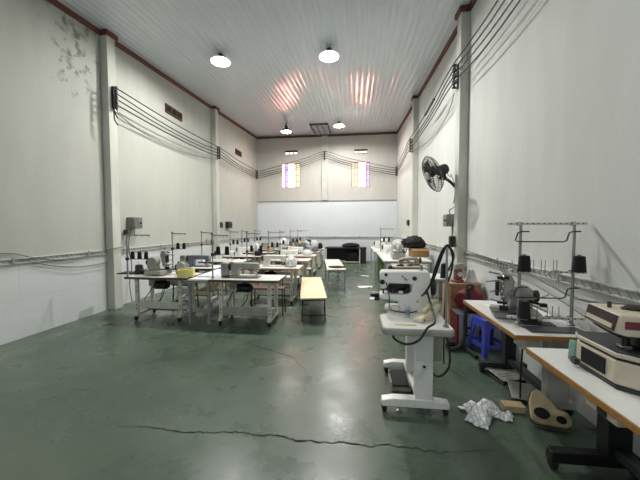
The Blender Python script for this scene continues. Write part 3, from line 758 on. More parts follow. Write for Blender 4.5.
# NB tables are turned so that their front (crossbar) side is world -y
def multi_needle(loc, rz, label, body):
    t = thing('overlock_machine', label, 'overlock machine', loc, rz, 'overlock machines')
    MB().box(-.17, .2, -.13, .13, 0, .07).build('base', body, t, bevel=.01)
    MB().prism([(-.05,.07),(.15,.07),(.17,.16),(.16,.25),(.11,.30),(.03,.305),(-.03,.28),(-.06,.22),(-.02,.17)], -.02, .10).build('head', body, t, bevel=.03, seg=3)
    MB().prism([(-.10,.12),(-.06,.12),(.0,.33),(-.03,.40),(-.10,.42),(-.14,.36)], -.08, -.03).build('needle_head', body, t, bevel=.01)
    for i in range(6):
        zz = .16+i*.045
        MB().lathe([(.0,0),(.016,0),(.018,.012),(.01,.03),(0,.035)], c=(-.11+.01*(i % 2), -.081, zz), seg=12, M=Matrix.Rotation(PI/2, 4, 'X')).build('tension_dial', chrome, t)
    for i, (a, b) in enumerate((((-.12,-.06,.40),(-.21,-.08,.42)), ((-.13,-.06,.34),(-.24,-.10,.33)), ((-.11,-.06,.14),(-.2,-.12,.17)), ((.15,-.04,.18),(.24,-.10,.24)), ((.16,-.02,.12),(.22,-.12,.10)), ((-.1,-.06,.25),(-.2,-.1,.24)))):
        MB().cyl(a, b, .008, .005, seg=6).lathe([(0,-.012),(.012,0),(0,.012)], c=b, seg=8).build('lever', rodsteel, t)
    MB().box(-.2, .05, -.19, -.02, .0705, .078).build('work_plate', workplate, t)
    MB().box(-.13, -.06, -.12, -.08, .079, .115).cyl((-.09,-.09,.115), (-.09,-.06,.2), .008, seg=8).build('presser_foot', machdark, t)
    MB().tube([(.06,-.03,.30), (.0,-.1,.28), (-.06,-.12,.24), (-.09,-.1,.16)], .004, 4, smooth=4).build('thread_guide', rodsteel, t)
    MB().box(.09, .16, -.14, -.131, .01, .06).build('looper_cover', dksteel, t)
    MB().box(-.145, -.065, -.10, -.081, .13, .15).box(-.15, -.055, -.105, -.081, .36, .385).box(-.155, -.13, -.085, -.03, .20, .33).build('dark_guard', machdark, t, bevel=.003)
    for i in range(3): MB().cyl((-.10+.02*i,-.055,.42), (-.13+.03*i,-.06,.47), .004, seg=6).build('thread_post', rodsteel, t)
    MB().lathe([(0,0),(.05,0),(.055,.01),(.055,.03),(.04,.036),(0,.036)], c=(.172,.03,.2), seg=18, M=Matrix.Rotation(PI/2, 4, 'Y')).build('handwheel', blackp, t)
    MB().cyl((.12,-.025,.16), (.20,-.10,.15), .014, .010, seg=8).box(.18, .23, -.13, -.09, .135, .165).build('side_arm', machdark, t)
    return t
GB = 'spools on the thread stands'
# --- machines and stands, wall-side row
boardo = MB().box(-.42, .42, -.13, .13, 0, .018).build('dark_board', blackboard, loc=(-3.86, 5.06, TH+e), rot=(0,0,.06), bevel=.003)
tag(boardo, 'dark flat board sticking out left past the nearest wall-side table', 'board')
multi_needle((-3.47, 4.93, TH+e+.019), PI-.2, 'grey cylinder-arm machine among metal levers on the nearest wall-side table', machgrey)
overlock((-3.10, 5.09, TH+e), PI+.25, 'small grey machine right of the cylinder-arm one on the nearest wall-side table', machgrey, s=.7)
sl_ = (-3.88, 4.70, TH+e); stand(sl_, .0, 'thread stand with three black cones on the nearest wall-side table', cones=((.10,0),(.23,0),(.35,0)), bar=.43, arm=.40, tray_z=.31)
put_cones(sl_, 0, (.10,.23,.35), .31, 'of the three black thread cones on the nearest wall-side stand', ['leftmost','middle','rightmost'], [thread]*3, GB)
boxy_machine((-3.32, 6.06, TH+e), PI, 'blue grey machine with servo box on the second wall-side table', machblue)
sl_ = (-3.80, 5.86, TH+e); stand(sl_, .05, 'thread stand with two cones on the second wall-side table', cones=((.12,0),(.25,0)), bar=.30, arm=.28, tray_z=.40)
put_cones(sl_, .05, (.12,.25), .40, 'thread cone on the stand of the second wall-side table', ['left dark','right dark'], [thread, thread], GB)
cone((-3.74, 5.98, TH+e), 'black thread cone standing on the left end of the second wall-side table', GB)
lockstitch((-3.28, 7.26, TH+e), PI, 'white flat bed machine on the third wall-side table')
sl_ = (-3.80, 7.06, TH+e); stand(sl_, 0, 'thread stand with a dark and a pale spool on the third wall-side table', cones=((.14,0),(.27,0)), bar=.27, arm=.30, tray_z=.42)
put_cones(sl_, 0, (.14,.27), .42, 'spool on the stand of the third wall-side table', ['small pale','tall black'], [tancl, thread], GB, h=.13)
for i, (nm, x, mk, body) in enumerate((('fourth', -3.25, lockstitch, machwhite), ('fifth', -3.35, overlock, machwhite), ('farthest', -3.3, lockstitch, machgrey))):
    y = A[3+i][1]
    mk((x, y+.29, TH+e), PI, '%s machine on the %s wall-side table' % ('grey' if body is machgrey else 'white', nm), body)
    sl_ = (-3.62 if i == 0 else -3.78, y+.06, TH+e)
    stand(sl_, 0, 'thread stand on the %s wall-side table' % nm, cones=((.1,0),(.22,0)), bar=.25, arm=.26, tray_z=.36)
    put_cones(sl_, 0, (.1,.22), .36, 'black cone on the stand of the %s wall-side table' % nm, ['left','right'], [thread]*2, GB)
# --- aisle-side row
boxy_machine((-1.84, 4.84, TH+e), PI, 'machine with square grey servo box on the nearest aisle-side table', machgrey)
sl_ = (-2.325, 4.66, TH+e); stand(sl_, 0, 'thread stand with two black cones beside the machine with the square grey servo box', cones=((.10,0),(.25,0)), bar=.28, arm=.29, tray_z=.40)
put_cones(sl_, 0, (.10,.25), .40, 'black thread cone above the machine with the square grey servo box', ['left','right'], [thread]*2, GB, h=.13, r=.036)
lockstitch((-1.72, 6.25, TH+e), PI, 'white flat bed machine on the second aisle-side table')
bundle('cloth_pile', (-1.36, 6.26, TH+e), (.12,.13,.13), whitecl, 'white cloth heap at the right end of the second aisle-side table', seed=2, group='cloth heaps on the tables')
sl_ = (-2.26, 6.06, TH+e); stand(sl_, 0, 'thread stand with a long guide bar on the second aisle-side table', cones=((.1,0),(.2,0),(.3,0)), bar=.30, arm=.34, tray_z=.34)
put_cones(sl_, 0, (.1,.2,.3), .34, 'cone on the stand of the second aisle-side table', ['left black','middle white','right black'], [thread, whitethread, thread], GB)
for i, (nm, x, mk, body, s2) in enumerate((('third', -1.72, lockstitch, machwhite, 'white'), ('fourth', -1.8, boxy_machine, machwhite, 'white'), ('fifth', -1.75, overlock, machblue, 'blue grey'), ('farthest', -1.9, overlock, machwhite, 'white'))):
    y = B[2+i][1]
    mk((x, y+.29, TH+e), PI, '%s machine on the %s aisle-side table' % (s2, nm), body)
    sl_ = (-2.22, y+.07, TH+e)
    stand(sl_, 0, 'thread stand on the %s aisle-side table' % nm, cones=((.1,0),(.24,0)), bar=.40 if i != 1 else .18, arm=.30, tray_z=.34)
    put_cones(sl_, 0, (.1,.24), .34, 'cone on the stand of the %s aisle-side table' % nm, ['left dark','right pale' if i % 2 else 'right dark'], [thread, whitethread if i % 2 else thread], GB)
bundle('cloth_pile', (-1.45, 8.92, TH+e), (.16,.12,.1), whitecl, 'small white cloth heap on the fourth aisle-side table', seed=3, group='cloth heaps on the tables')
bundle('cloth_pile', (-2.17, 10.36, TH+e), (.07,.12,.17), tancl, 'tan cloth heap on the fifth aisle-side table, left of the machine', seed=4, group='cloth heaps on the tables')
bundle('cloth_pile', (-1.38, 10.3, TH+e), (.11,.14,.11), greycl, 'grey cloth heap on the fifth aisle-side table, right of the machine', seed=5, group='cloth heaps on the tables')
bundle('cloth_pile', (-1.6, 11.65, TH+e), (.15,.15,.2), whitecl, 'tall white cloth heap on the farthest aisle-side table', seed=6, group='cloth heaps on the tables')
bundle('cloth_pile', (-1.36, 11.62, TH+e), (.09,.13,.14), blackcloth, 'black cloth heap at the right end of the farthest aisle-side table', seed=7, group='cloth heaps on the tables')
bundle('cloth_pile', (-2.3, 11.7, TH+e), (.1,.14,.15), greycl, 'grey cloth heap at the left end of the farthest aisle-side table', seed=8, group='cloth heaps on the tables')
bundle('cloth_pile', (-2.88, 9.9, TH+e), (.11,.14,.16), tancl, 'tan cloth heap on the fifth wall-side table', seed=9, group='cloth heaps on the tables')
bundle('cloth_pile', (-2.86, 11.2, TH+e), (.13,.15,.22), whitecl, 'white cloth heap on the farthest wall-side table', seed=10, group='cloth heaps on the tables')
bundle('cloth_pile', (-2.86, 8.60, TH+e), (.11,.14,.12), blackcloth, 'black cloth heap on the fourth wall-side table', seed=11, group='cloth heaps on the tables')
bundle('folded_cloth', (-1.62, 4.98, .19+e), (.12,.09,.05), whitecl, 'white cloth lying on the grey shelf under the nearest aisle-side table', seed=12)
# last row before the back wall
sewing_table((-2.55, 13.2, 0), PI, 'long table by the back wall heaped with white cloth, left of the black table', L=1.9, W=.8, group='sewing machine tables')
for i, (x, y, m, nm, r) in enumerate(((-3.2,13.1,whitecl,'white',(.2,.2,.22)), (-2.8,13.3,greycl,'grey',(.17,.2,.2)), (-2.42,13.1,tancl,'tan',(.17,.18,.18)), (-2.05,13.15,blackcloth,'black',(.14,.18,.17)), (-1.75,13.25,whitecl,'small white',(.11,.16,.12)))):
    bundle('cloth_pile', (x, y, TH+e), r, m, '%s cloth heap on the long table by the back wall' % nm, seed=20+i, group='cloth heaps on the tables')
# --- things under and behind the tables
stool((-1.60, 5.36, 0), .04, 'brown wooden bench behind the nearest aisle-side table', brownwood, w=.62, d=.26, h=.5)
stool((-1.52, 6.80, 0), 0, 'pale stool behind the second aisle-side table', laminate, w=.44, h=.46)
stool((-1.45, 8.22, 0), 0, 'pale stool behind the third aisle-side table', laminate, w=.44, h=.46)
stool((-3.35, 5.56, 0), 0, 'dark stool behind the nearest wall-side table', blackboard, w=.42, h=.5)
stool((-3.2, 6.62, 0), 0, 'brown stool behind the second wall-side table', brownwood, w=.36)
stool((-1.7, 9.42, 0), 0, 'brown stool behind the fourth aisle-side table', brownwood, w=.36)
# narrow side desk with steel legs between the two front tables
DKx, DKy = -2.585, 5.22
t = thing('side_desk', 'narrow desk with grey steel legs between the two nearest sewing tables', 'desk', (DKx, DKy, 0), .05)
MB().box(-.18, .18, -.6, .6, .725, .75).build('desk_top', laminate, t, bevel=.003)
f = MB()
for sx in (-1, 1):
    f.box(sx*.168-.01, sx*.168+.01, -.58, .58, .69, .7245)
for sy in (-1, 1): f.box(-.157, .157, sy*.58-.012, sy*.58+.012, .69, .7245)
f.build('apron', greysteel, t)
for sx in (-1, 1):
    for sy in (-1, 1): MB().box(sx*.16-.019, sx*.16+.019, sy*.575-.019, sy*.575+.019, 0, .689).build('leg', greysteel, t)
MB().box(-.14, .14, -.55, .55, .2, .218).box(-.14, .14, -.565, -.55, .19, .25).build('shelf', greysteel, t)
MB().box(-.14, .14, -.5, .2, .50, .525).build('upper_shelf', yellowwood, t, bevel=.003)
clo = MB(); vs = []; fs = []
for i in range(21):
    for j in range(13):
        x = -.165+.33*j/12; y = -.36+.92*i/20; vs.append((x, y, .003+.010*(noise.noise(Vector((x*9, y*6, 2)))+1)*.6))
nn = len(vs)
for i in range(20):
    for j in range(12): a = i*13+j; fs.append((a, a+1, a+14, a+13))
clo.add(vs, fs)
o = clo.build('white_cloth', mat('bluish_white_cloth', (222,222,234), .85, var=.04), loc=(DKx, DKy, .7512), rot=(0,0,.05)); so = o.modifiers.new('s', 'SOLIDIFY'); so.thickness = .002; so.offset = 1
tag(o, 'bluish white cloth spread over the narrow side desk', 'cloth')
t = thing('yellow_tray', 'open yellow plastic tray at the corner of the nearest wall-side table', 'tray', (-2.89, 4.83, TH+e), .35)
mb = MB(); w, d, h = .125, .10, .12
mb.box(-w, w, -d, d, 0, .006)
mb.box(-w, w, -d, -d+.006, .006, h).box(-w, w, d-.006, d, .006, h).box(-w, -w+.006, -d+.006, d-.006, .006, h).box(w-.006, w, -d+.006, d-.006, .006, h)
mb.build('tray_body', yellowp, t, bevel=.002)
for s in (-1, 1): MB().box(-w-.008, w+.008, s*d-.008*(s < 0), s*d+.008*(s > 0), h-.012, h).build('rim', yellowp, t)
for i, (x, y) in enumerate(((-.05,-.35),(.05,-.42),(.04,-.25))):
    o = MB().lathe([(.035,0),(.04,.05),(.03,.06),(0,.06)], seg=14).build('tin', [greysteel, whitecl, machgrey][i], loc=(DKx+x+.01, DKy+y, .2185)); tag(o, ['grey metal tin', 'white plastic pot', 'pale grey pot'][i]+' on the low shelf of the narrow side desk', 'tin')

# ------------------------------------------------------------------ aisle
t = thing('bench', 'long low bench with pale birch top standing in the aisle', 'bench', (-.86, 5.95, 0), .165)
MB().box(-.225, .225, -1.05, 1.05, .395, .42).build('bench_top', benchtop, t, bevel=.005)
MB().box(-.2, .2, -1.0, 1.0, .36, .3945).build('apron', dksteel, t, bevel=.003)
for sx in (-1, 1):
    for sy in (-1, 1): MB().tube([(sx*.185, sy*.95, .36), (sx*.195, sy*.97, 0)], .018, 4).build('leg', dksteel, t)
r = MB()
for sy in (-1, 1): r.cyl((-.185, sy*.96, .1), (.185, sy*.96, .1), .011, seg=6)
for sx in (-1, 1): r.cyl((sx*.19, -.96, .13), (sx*.19, .96, .13), .011, seg=6)
r.build('stretcher', dksteel, t)
t = thing('low_table', 'low white-topped table with thin grey legs standing farther along the aisle', 'table', (-.60, 8.45, 0), .13)
MB().box(-.235, .235, -1.15, 1.15, .545, .57).build('tabletop', mat('cream_laminate', (232,226,208), .4, var=.03), t, bevel=.004)
MB().box(-.21, .21, -1.12, 1.12, .50, .5445).build('apron', greysteel, t)
for sx in (-1, 1):
    for sy in (-1, 1): MB().box(sx*.2-.016, sx*.2+.016, sy*1.1-.016, sy*1.1+.016, 0, .50).build('leg', greysteel, t)
o = MB().blob((0,0,.012), (.2,.2,.02), .3, 2.5, flat=.001, seed=31).build('black_cloth', blackcloth, loc=(-.48, 7.68, .5708)); tag(o, 'black cloth lying flat on the near end of the low aisle table', 'cloth')
def paper(loc, s, seed, label, rz):
    mb = MB(); vs = []; n = 9
    for i in range(n):
        for j in range(n):
            x = (i/(n-1)-.5)*s*1.5; y = (j/(n-1)-.5)*s
            d = noise.noise(Vector((x*7+seed, y*7, seed))); q = noise.noise(Vector((x*5+seed, y*5, 9)))
            vs.append((x*(1+.5*q), y*(1+.6*d), .004+.03*abs(d)))
    mb.add(vs, [(i*n+j, (i+1)*n+j, (i+1)*n+j+1, i*n+j+1) for i in range(n-1) for j in range(n-1)])
    o = mb.build('paper_scrap', papermat, loc=loc, rot=(0,0,rz)); so = o.modifiers.new('s', 'SOLIDIFY'); so.thickness = .0015; so.offset = 1
    return tag(o, label, 'paper', 'paper scraps on the floor')
paper((.26, 8.06, 0), .26, 1, 'largest white paper scrap on the floor, right of the low table', .2)
paper((.34, 9.8, 0), .16, 2, 'thin white paper scrap on the floor nearer the black table', 0)
paper((.41, 6.75, 0), .14, 3, 'small white paper scrap on the floor left of the white machine', .1)
paper((.05, 10.9, 0), .12, 5, 'small grey-white paper scrap on the floor in front of the black table', .4)
paper((.97, 2.70, 0), .075, 4, 'flat white paper scrap beside the plaid cloth on the floor', .1)

# ------------------------------------------------------------------ black table against the back wall
t = thing('black_table', 'long black table with pale steel legs against the back wall', 'table', (-.43, 13.6, 0))
MB().box(-.92, .92, -.42, .42, .66, .70).build('tabletop', blackboard, t, bevel=.004)
MB().box(-.88, .80, .30, .33, .07, .659).build('back_panel', blackboard, t)
for x in (-.88, .62):
    for y in (-.38, .38): MB().box(x-.022, x+.022, y-.022, y+.022, 0, .659).build('leg', cream if y < 0 else dksteel, t)
MB().box(-.858, .598, -.39, -.36, .05, .09).build('low_rail', cream, t)
MB().box(.66, .90, -.36, .36, .0, .659).build('side_cabinet', blackboard, t, bevel=.004)
bundle('black_sack', (-.2, 13.45, .701), (.36,.2,.12), blackcloth, 'low black cloth heap on the black table', seed=41)
bundle('dark_sack', (-.1, 13.5, .004), (.34,.22,.3), blackcloth, 'black sack on the floor under the black table', seed=42)
t = thing('chair', 'small pale chair frame standing left of the black table', 'chair', (-1.55, 12.4, 0), .2)
MB().box(-.19, .19, -.19, .19, .43, .455).build('seat', greysteel, t, bevel=.005)
for sx in (-1, 1):
    for sy in (-1, 1): MB().cyl((sx*.17, sy*.17, 0), (sx*.17, sy*.17, .43 if sy < 0 else .8), .013, seg=8).build('leg', greysteel, t)
MB().box(-.17, .17, .16, .18, .62, .8).build('backrest', greysteel, t, bevel=.004)

bundle('cloth_heap', (-3.25, 5.0, .075), (.16,.13,.3), blackcloth, 'black cloth hanging in a heap under the nearest wall-side table', seed=81) if False else None
overl = overlock((-3.86, 4.98, TH+e+.019), PI-.3, 'small dark metal machine left of the cylinder-arm one on the dark board', machdark, s=.5)
# ------------------------------------------------------------------ long tables along the right wall
FH = .86
def steel_table(loc, w, d, h, label, top=laminate):
    t = thing('work_table', label, 'table', loc, 0, 'steel framed tables by the right wall')
    MB().box(-w/2, w/2, -d/2, d/2, h-.025, h).build('tabletop', top, t, bevel=.003)
    f = MB()
    for sx in (-1, 1): f.box(sx*(w/2-.02)-.015, sx*(w/2-.02)+.015, -d/2+.02, d/2-.02, h-.06, h-.0255)
    for sy in (-1, 1): f.box(-w/2+.036, w/2-.036, sy*(d/2-.02)-.015, sy*(d/2-.02)+.015, h-.06, h-.0255)
    f.build('apron', greysteel, t)
    for sx in (-1, 1):
        for sy in (-1, 1): MB().box(sx*(w/2-.025)-.018, sx*(w/2-.025)+.018, sy*(d/2-.025)-.018, sy*(d/2-.025)+.018, 0, h-.0605).build('leg', greysteel, t)
    return t
steel_table((1.14, 7.9, 0), 1.04, 2.4, FH, 'white-topped steel table by the right wall carrying the cardboard box')
steel_table((1.10, 10.35, 0), 1.06, 2.2, FH, 'white-topped steel table at the far end of the right wall')
z = FH+e
t = thing('cardboard_box', 'open brown cardboard box with black cloth in it on the right-hand steel table', 'box', (1.58, 7.75, z), .06)
mb = MB(); w, d, h = .21, .17, .21
mb.box(-w, w, -d, d, 0, .006).box(-w, w, -d, -d+.006, .006, h).box(-w, w, d-.006, d, .006, h).box(-w, -w+.006, -d+.006, d-.006, .006, h).box(w-.006, w, -d+.006, d-.006, .006, h)
mb.build('box_body', kraft, t)
MB().box(-w, w, -.07, 0, -.003, .003, Matrix.Translation((0, -d, h)) @ Matrix.Rotation(.9, 4, 'X')).build('flap', kraft, t)
o = MB().blob((0,0,.11), (.26,.2,.17), .42, 2.8, seed=51, ridge=True, flat=.0).build('black_bag', blackcloth, loc=(1.46, 7.76, z+.215), angle=80); tag(o, 'black crumpled bag heaped on top of the cardboard box', 'bag')
overlock((.98, 7.15, z), PI/2, 'black and white overlock machine on the near steel table, left of the cardboard box', machgrey, s=1.15)
lockstitch((1.0, 8.5, z), 2.7, 'white machine on the near steel table behind the overlock machine')
overlock((.95, 9.7, z), PI/2, 'white overlock machine near end of the far steel table', machwhite, s=1.2)
lockstitch((.92, 10.7, z), 2.9, 'white flat bed machine at the far end of the far steel table')
sl_ = (.78, 9.25+.2, z); stand(sl_, 0, 'thread stand on the far steel table by the right wall', H=.70, cones=((.1,0),(.25,0)), bar=.42, arm=.38, tray_z=.3)
put_cones(sl_, 0, (.1,.25), .3, 'black cone on the stand of the far right steel table', ['left','right'], [thread]*2, GB)
bundle('cloth_pile', (1.15, 8.0, z), (.14,.16,.12), greycl, 'grey cloth heap left of the cardboard box on the right-hand steel table', seed=52, group='cloth heaps on the tables')
bundle('cloth_pile', (1.40, 10.1, z), (.2,.2,.2), whitecl, 'white cloth heap behind the black bag on the far steel table', seed=53, group='cloth heaps on the tables')
bundle('cloth_sack', (.84, 7.05, .003), (.17,.24,.42), bluecl, 'violet blue sack under the near left corner of the right-hand steel table', seed=54, amp=.15, group='sacks under the steel tables')
bundle('cloth_sack', (.80, 9.75, .003), (.17,.26,.42), greencl, 'green sack under the far steel table', seed=55, amp=.15, group='sacks under the steel tables')
bundle('cloth_sack', (1.32, 7.3, .003), (.24,.32,.42), blackcloth, 'black sack under the right-hand steel table', seed=56, amp=.15, group='sacks under the steel tables')
# white sewing table with a cluttered machine behind the bartack machine
sewing_table((.955, 4.68, 0), PI, 'white machine table between the bartack machine and the long steel table', L=.77, W=.54, H=.86, legm=cream, edge=machgrey)
t = thing('covered_machine', 'flat grey-white machine with a cluttered metal top behind the bartack machine', 'sewing machine', (.80, 4.66, .86+e), -.05)
MB().box(-.19, .19, -.17, .17, 0, .14).build('base', machgrey, t, bevel=.012)
MB().box(-.245, .245, -.2, .2, .1405, .16).build('top_plate', machbeige, t, bevel=.004)
MB().prism([(-.14,.1605),(-.08,.1605),(-.06,.22),(.10,.23),(.11,.1605),(.17,.1605),(.17,.25),(.13,.275),(-.09,.265),(-.14,.23)], .04, .13).build('arm', machgrey, t, bevel=.012)
MB().cyl((-.13,.02,.1605), (-.13,.02,.23), .012, seg=8).cyl((.02,-.08,.1605), (.02,-.08,.20), .03, seg=12).build('clamp', chrome, t)
MB().lathe([(0,0),(.045,0),(.05,.02),(.035,.03),(0,.03)], c=(.171,.08,.225), seg=18, M=Matrix.Rotation(PI/2, 4, 'Y')).build('handwheel', blackp, t)
MB().tube([(-.03,-.12,.175), (.07,-.15,.185), (.15,-.11,.18)], .012, 6, smooth=4).build('lever', machdark, t)
MB().box(-.18, -.08, -.15, -.07, .1605, .178).build('plate_block', machdark, t, bevel=.003)
MB().tube([(-.12,.03,.22), (-.06,-.04,.25), (.02,-.06,.21)], .008, 6, smooth=4).build('hook_lever', machdark, t)

# ------------------------------------------------------------------ bartack machine on its white pedestal stand
t = thing('machine_stand', 'white rolling pedestal stand under the bartack machine', 'machine stand', (.505, 2.83, 0))
poly = [(-.255,-.40),(.255,-.40),(.285,-.37),(.285,.34),(.25,.40),(-.17,.40),(-.20,.37),(-.20,.06),(-.285,-.02),(-.285,-.37)]
MB().prism(poly, .727, .779, axis='z').build('edge_band', machgrey, t, bevel=.012, seg=3)
MB().prism([(x*.97, y*.97) for x, y in poly], .7795, .785, axis='z').build('tabletop', laminate, t, bevel=.002)
for (y, nm) in ((-.22, 0), (.50, 1)):
    f = MB(); X0 = -.275 if nm == 0 else -.19
    if nm == 0: f.box(.005, .15, y-.035, y+.045, .13, .7265)
    else: f.box(.02, .14, y-.22, y-.14, .13, .7265).box(.02, .14, y-.22, y-.02, .10, .135)
    f.prism([(X0,.065),(.285,.065),(.285,.115),(.12,.135),(X0+.1,.135),(X0,.115)], y-.05, y+.035)
    leg = f.build('leg', machwhite, t, bevel=.006)
    for x in (X0+.025, .26): castor((x, y-.005, .066), leg, r=.033)
    g = MB()
    for x in (-.12, .13): g.cyl((x, y, .012), (x, y, .066), .007, seg=8).lathe([(.028,0),(.028,.008),(.012,.014),(0,.014)], c=(x, y, 0), seg=12)
    g.build('levelling_foot', rodsteel, leg)
b = MB().cyl((.075, -.2555, .42), (.075, -.262, .42), .012, seg=12).build('column_knob', blackp, t)
MB().box(.16, .28, -.05, .22, .38, .7265).build('control_box', machgrey, t, bevel=.008)
MB().box(.2805, .287, .0, .2, .42, .62).build('vent_grille', dksteel, t)
MB().box(.03, .12, -.18, .44, .07, .11).build('spine_rail', machwhite, t, bevel=.004)
t = thing('foot_pedal', 'grey foot pedal with dark tread under the bartack machine', 'pedal', (.44, 3.03, .003), .05)
MB().prism([(-.11,0),(.11,0),(.11,.02),(-.11,.03)], -.095, .095, axis='x').box(-.095, -.082, -.10, .09, .0, .085).box(.082, .095, -.10, .09, 0, .085).build('pedal_base', machgrey, t, bevel=.004)
MB().box(-.08, .08, -.10, .10, -.007, .007, Matrix.Translation((0,0,.085)) @ Matrix.Rotation(.38, 4, 'X')).build('tread', blackp, t, bevel=.004)
TB = .785+e
t = thing('bartack_machine', 'big white bartack machine with a dark needle cavity on the pedestal stand', 'sewing machine', (.495, 3.02, TB), -.10)
t.scale = (1, 1, .94)
out = [(-.245,.225),(-.255,.38),(-.24,.405),(.19,.415),(.215,.40),(.225,.20),(.225,.0),(-.06,.0),(-.075,.10),(-.255,.118),(-.255,.168),(-.06,.175),(.03,.185),(.05,.21),(.055,.27),(.02,.285),(-.16,.285),(-.19,.225)]
MB().prism(out, -.09, .10).build('casting', machwhite, t, bevel=.014, seg=3)
MB().prism([(-.20,.0),(-.0605,.0),(-.0605,.035),(-.19,.03)], -.07, .09).build('base_foot', machwhite, t, bevel=.006)
MB().box(-.165, .045, .02, .06, .165, .29).build('cavity_plate', machdark, t)
c = MB()
c.cyl((-.215,-.03,.17), (-.215,-.03,.235), .008, seg=8).box(-.235, -.16, -.06, .04, .215, .24)
c.box(-.16, -.02, -.05, .015, .245, .275).box(-.13, -.10, -.05, -.01, .18, .25).box(-.05, .02, -.07, .0, .19, .215)
c.tube([(-.20,-.05,.265), (-.1,-.07,.235), (0,-.06,.26)], .008, 6, smooth=4)
c.tube([(-.02,-.075,.19), (.0,-.08,.225), (.03,-.06,.24)], .012, 6)
c.build('needle_mechanism', machdark, t)
MB().box(-.07, -.03, -.098, -.03, .186, .215).build('clamp_foot', chrome, t)
MB().cyl((-.34,-.03,.145), (-.255,-.03,.15), .018, .026, seg=12).box(-.30, -.25, -.085, -.03, .10, .13).build('work_arm', machdark, t)
MB().cyl((-.36,.02,.163), (-.26,.02,.165), .006, seg=8).build('cloth_clamp', chrome, t)
MB().lathe([(.0,0),(.016,0),(.016,.006),(.0,.008)], c=(-.19,-.0905,.375), seg=16, M=Matrix.Rotation(PI/2, 4, 'X')).build('screw_cap', blackp, t)
MB().lathe([(.0,0),(.022,0),(.022,.005),(.014,.006),(.013,.002),(.0,.002)], c=(.075,-.0905,.345), seg=20, M=Matrix.Rotation(PI/2, 4, 'X')).build('round_emblem', dksteel, t)
for (x, z) in ((-.035,.365),(-.015,.345),(.0,.33)):
    MB().lathe([(0,0),(.008,0),(.007,.012),(0,.013)], c=(x,-.0905,z), seg=10, M=Matrix.Rotation(PI/2, 4, 'X')).build('thread_stud', machdark, t)
MB().lathe([(0,0),(.022,0),(.026,.006),(.022,.014),(0,.016)], c=(-.225,-.0905,.30), seg=16, M=Matrix.Rotation(PI/2, 4, 'X')).build('tension_dial', machdark, t)
MB().prism([(.09,.10),(.12,.10),(.105,.14)], -.092, -.0905).build('warning_sticker', yellowwood, t)
MB().tube([(-.19,-.10,.30), (-.16,-.10,.16), (-.15,-.11,.03), (-.06,-.13,.006), (.05,-.12,.006), (.10,-.1,.02)], .005, 5, smooth=5).build('hose', machdark, t)
MB().lathe([(0,0),(.075,0),(.085,.012),(.085,.04),(.07,.05),(0,.055)], c=(.226,.0,.25), seg=24, M=Matrix.Rotation(PI/2, 4, 'Y')).build('handwheel', blackp, t)
MB().cyl((.15,.04,.41), (.15,.04,.47), .014, seg=10).build('oil_cap', rodsteel, t)
MB().box(.235, .30, -.02, .05, .02, .10).build('motor_cover', machgrey, t, bevel=.008)
t = thing('oil_bottle', 'small pale blue bottle standing in front of the bartack machine', 'bottle', (.475, 2.78, TB))
MB().lathe([(.0,0),(.020,0),(.021,.004),(.021,.082),(.016,.095),(.010,.10)], seg=18).build('bottle_body', bottlepl, t)
MB().lathe([(.011,.099),(.011,.112),(.004,.118),(.0025,.136),(0,.137)], seg=12).build('nozzle', machwhite, t)
MB().lathe([(.0213,.02),(.0215,.065)], seg=18).build('wrap_label', mat('bottle_label', (112,140,176), .5), t)
t = thing('machine_cover', 'cream plastic machine cover lying on its side right of the small bottle', 'cover', (.615, 2.70, TB), .75)
MB().prism([(-.13,0),(.05,0),(.11,.03),(.17,.1),(.165,.125),(.10,.12),(.06,.085),(.02,.06),(-.05,.055),(-.12,.03)], -.045, .045).build('cover_body', ivory, t, bevel=.014, seg=3)
MB().prism([(-.02,.06),(.06,.09),(.13,.135),(.14,.16),(.10,.155),(.03,.12),(-.04,.08)], -.012, .03).build('handle', ivory, t, bevel=.008)
MB().lathe([(0,0),(.008,0),(.008,.004),(0,.005)], c=(-.08,-.0455,.02), seg=10, M=Matrix.Rotation(PI/2, 4, 'X')).build('screw', blackp, t)
o = MB().box(-.085, .085, -.014, .014, 0, .004).build('ruler', mat('pale_yellow_ruler', (226,206,150), .5), loc=(.42, 2.535, TB), rot=(0,0,-.03), bevel=.001); tag(o, 'short pale yellow ruler at the front edge of the pedestal stand top', 'ruler')
t = thing('spool_block', 'white plastic spool standing right of the bartack machine', 'spool', (.71, 2.83, TB))
MB().lathe([(.028,0),(.028,.012),(.018,.02),(.016,.085),(.022,.095),(.022,.105),(0,.105)], seg=16).build('spool_body', machwhite, t)
MB().cyl((0,0,.105), (0,0,.13), .005, seg=8).build('pin', rodsteel, t)
t = thing('cable_pole', 'thin steel pole on the right corner of the pedestal stand holding black hoses', 'pole', (.735, 2.52, TB))
MB().lathe([(.024,0),(.024,.01),(.012,.02),(.010,.03)], seg=12).cyl((0,0,.02), (0,0,.655), .0095, seg=8).build('pole', rodsteel, t)
MB().tube([(-.02,0,.645), (-.02,0,.665), (.02,0,.665), (.02,0,.645)], .005, 5).build('hook', rodsteel, t)
def hose(label, pts, r): return tag(MB().tube(pts, r, 8, smooth=8).build('hose', blackcable), label, 'hose', 'black hoses over the steel pole')
hose('outer black hose arching from the bartack machine over the steel pole to the tan cabinet', [(.66,3.14,.90), (.62,2.82,.98), (.635,2.62,1.12), (.66,2.55,1.28), (.70,2.53,1.405), (.74,2.52,1.445), (.80,2.56,1.37), (.88,2.9,1.24), (1.02,3.5,1.1), (1.25,4.1,1.05), (1.46,4.75,.98)], .0095)
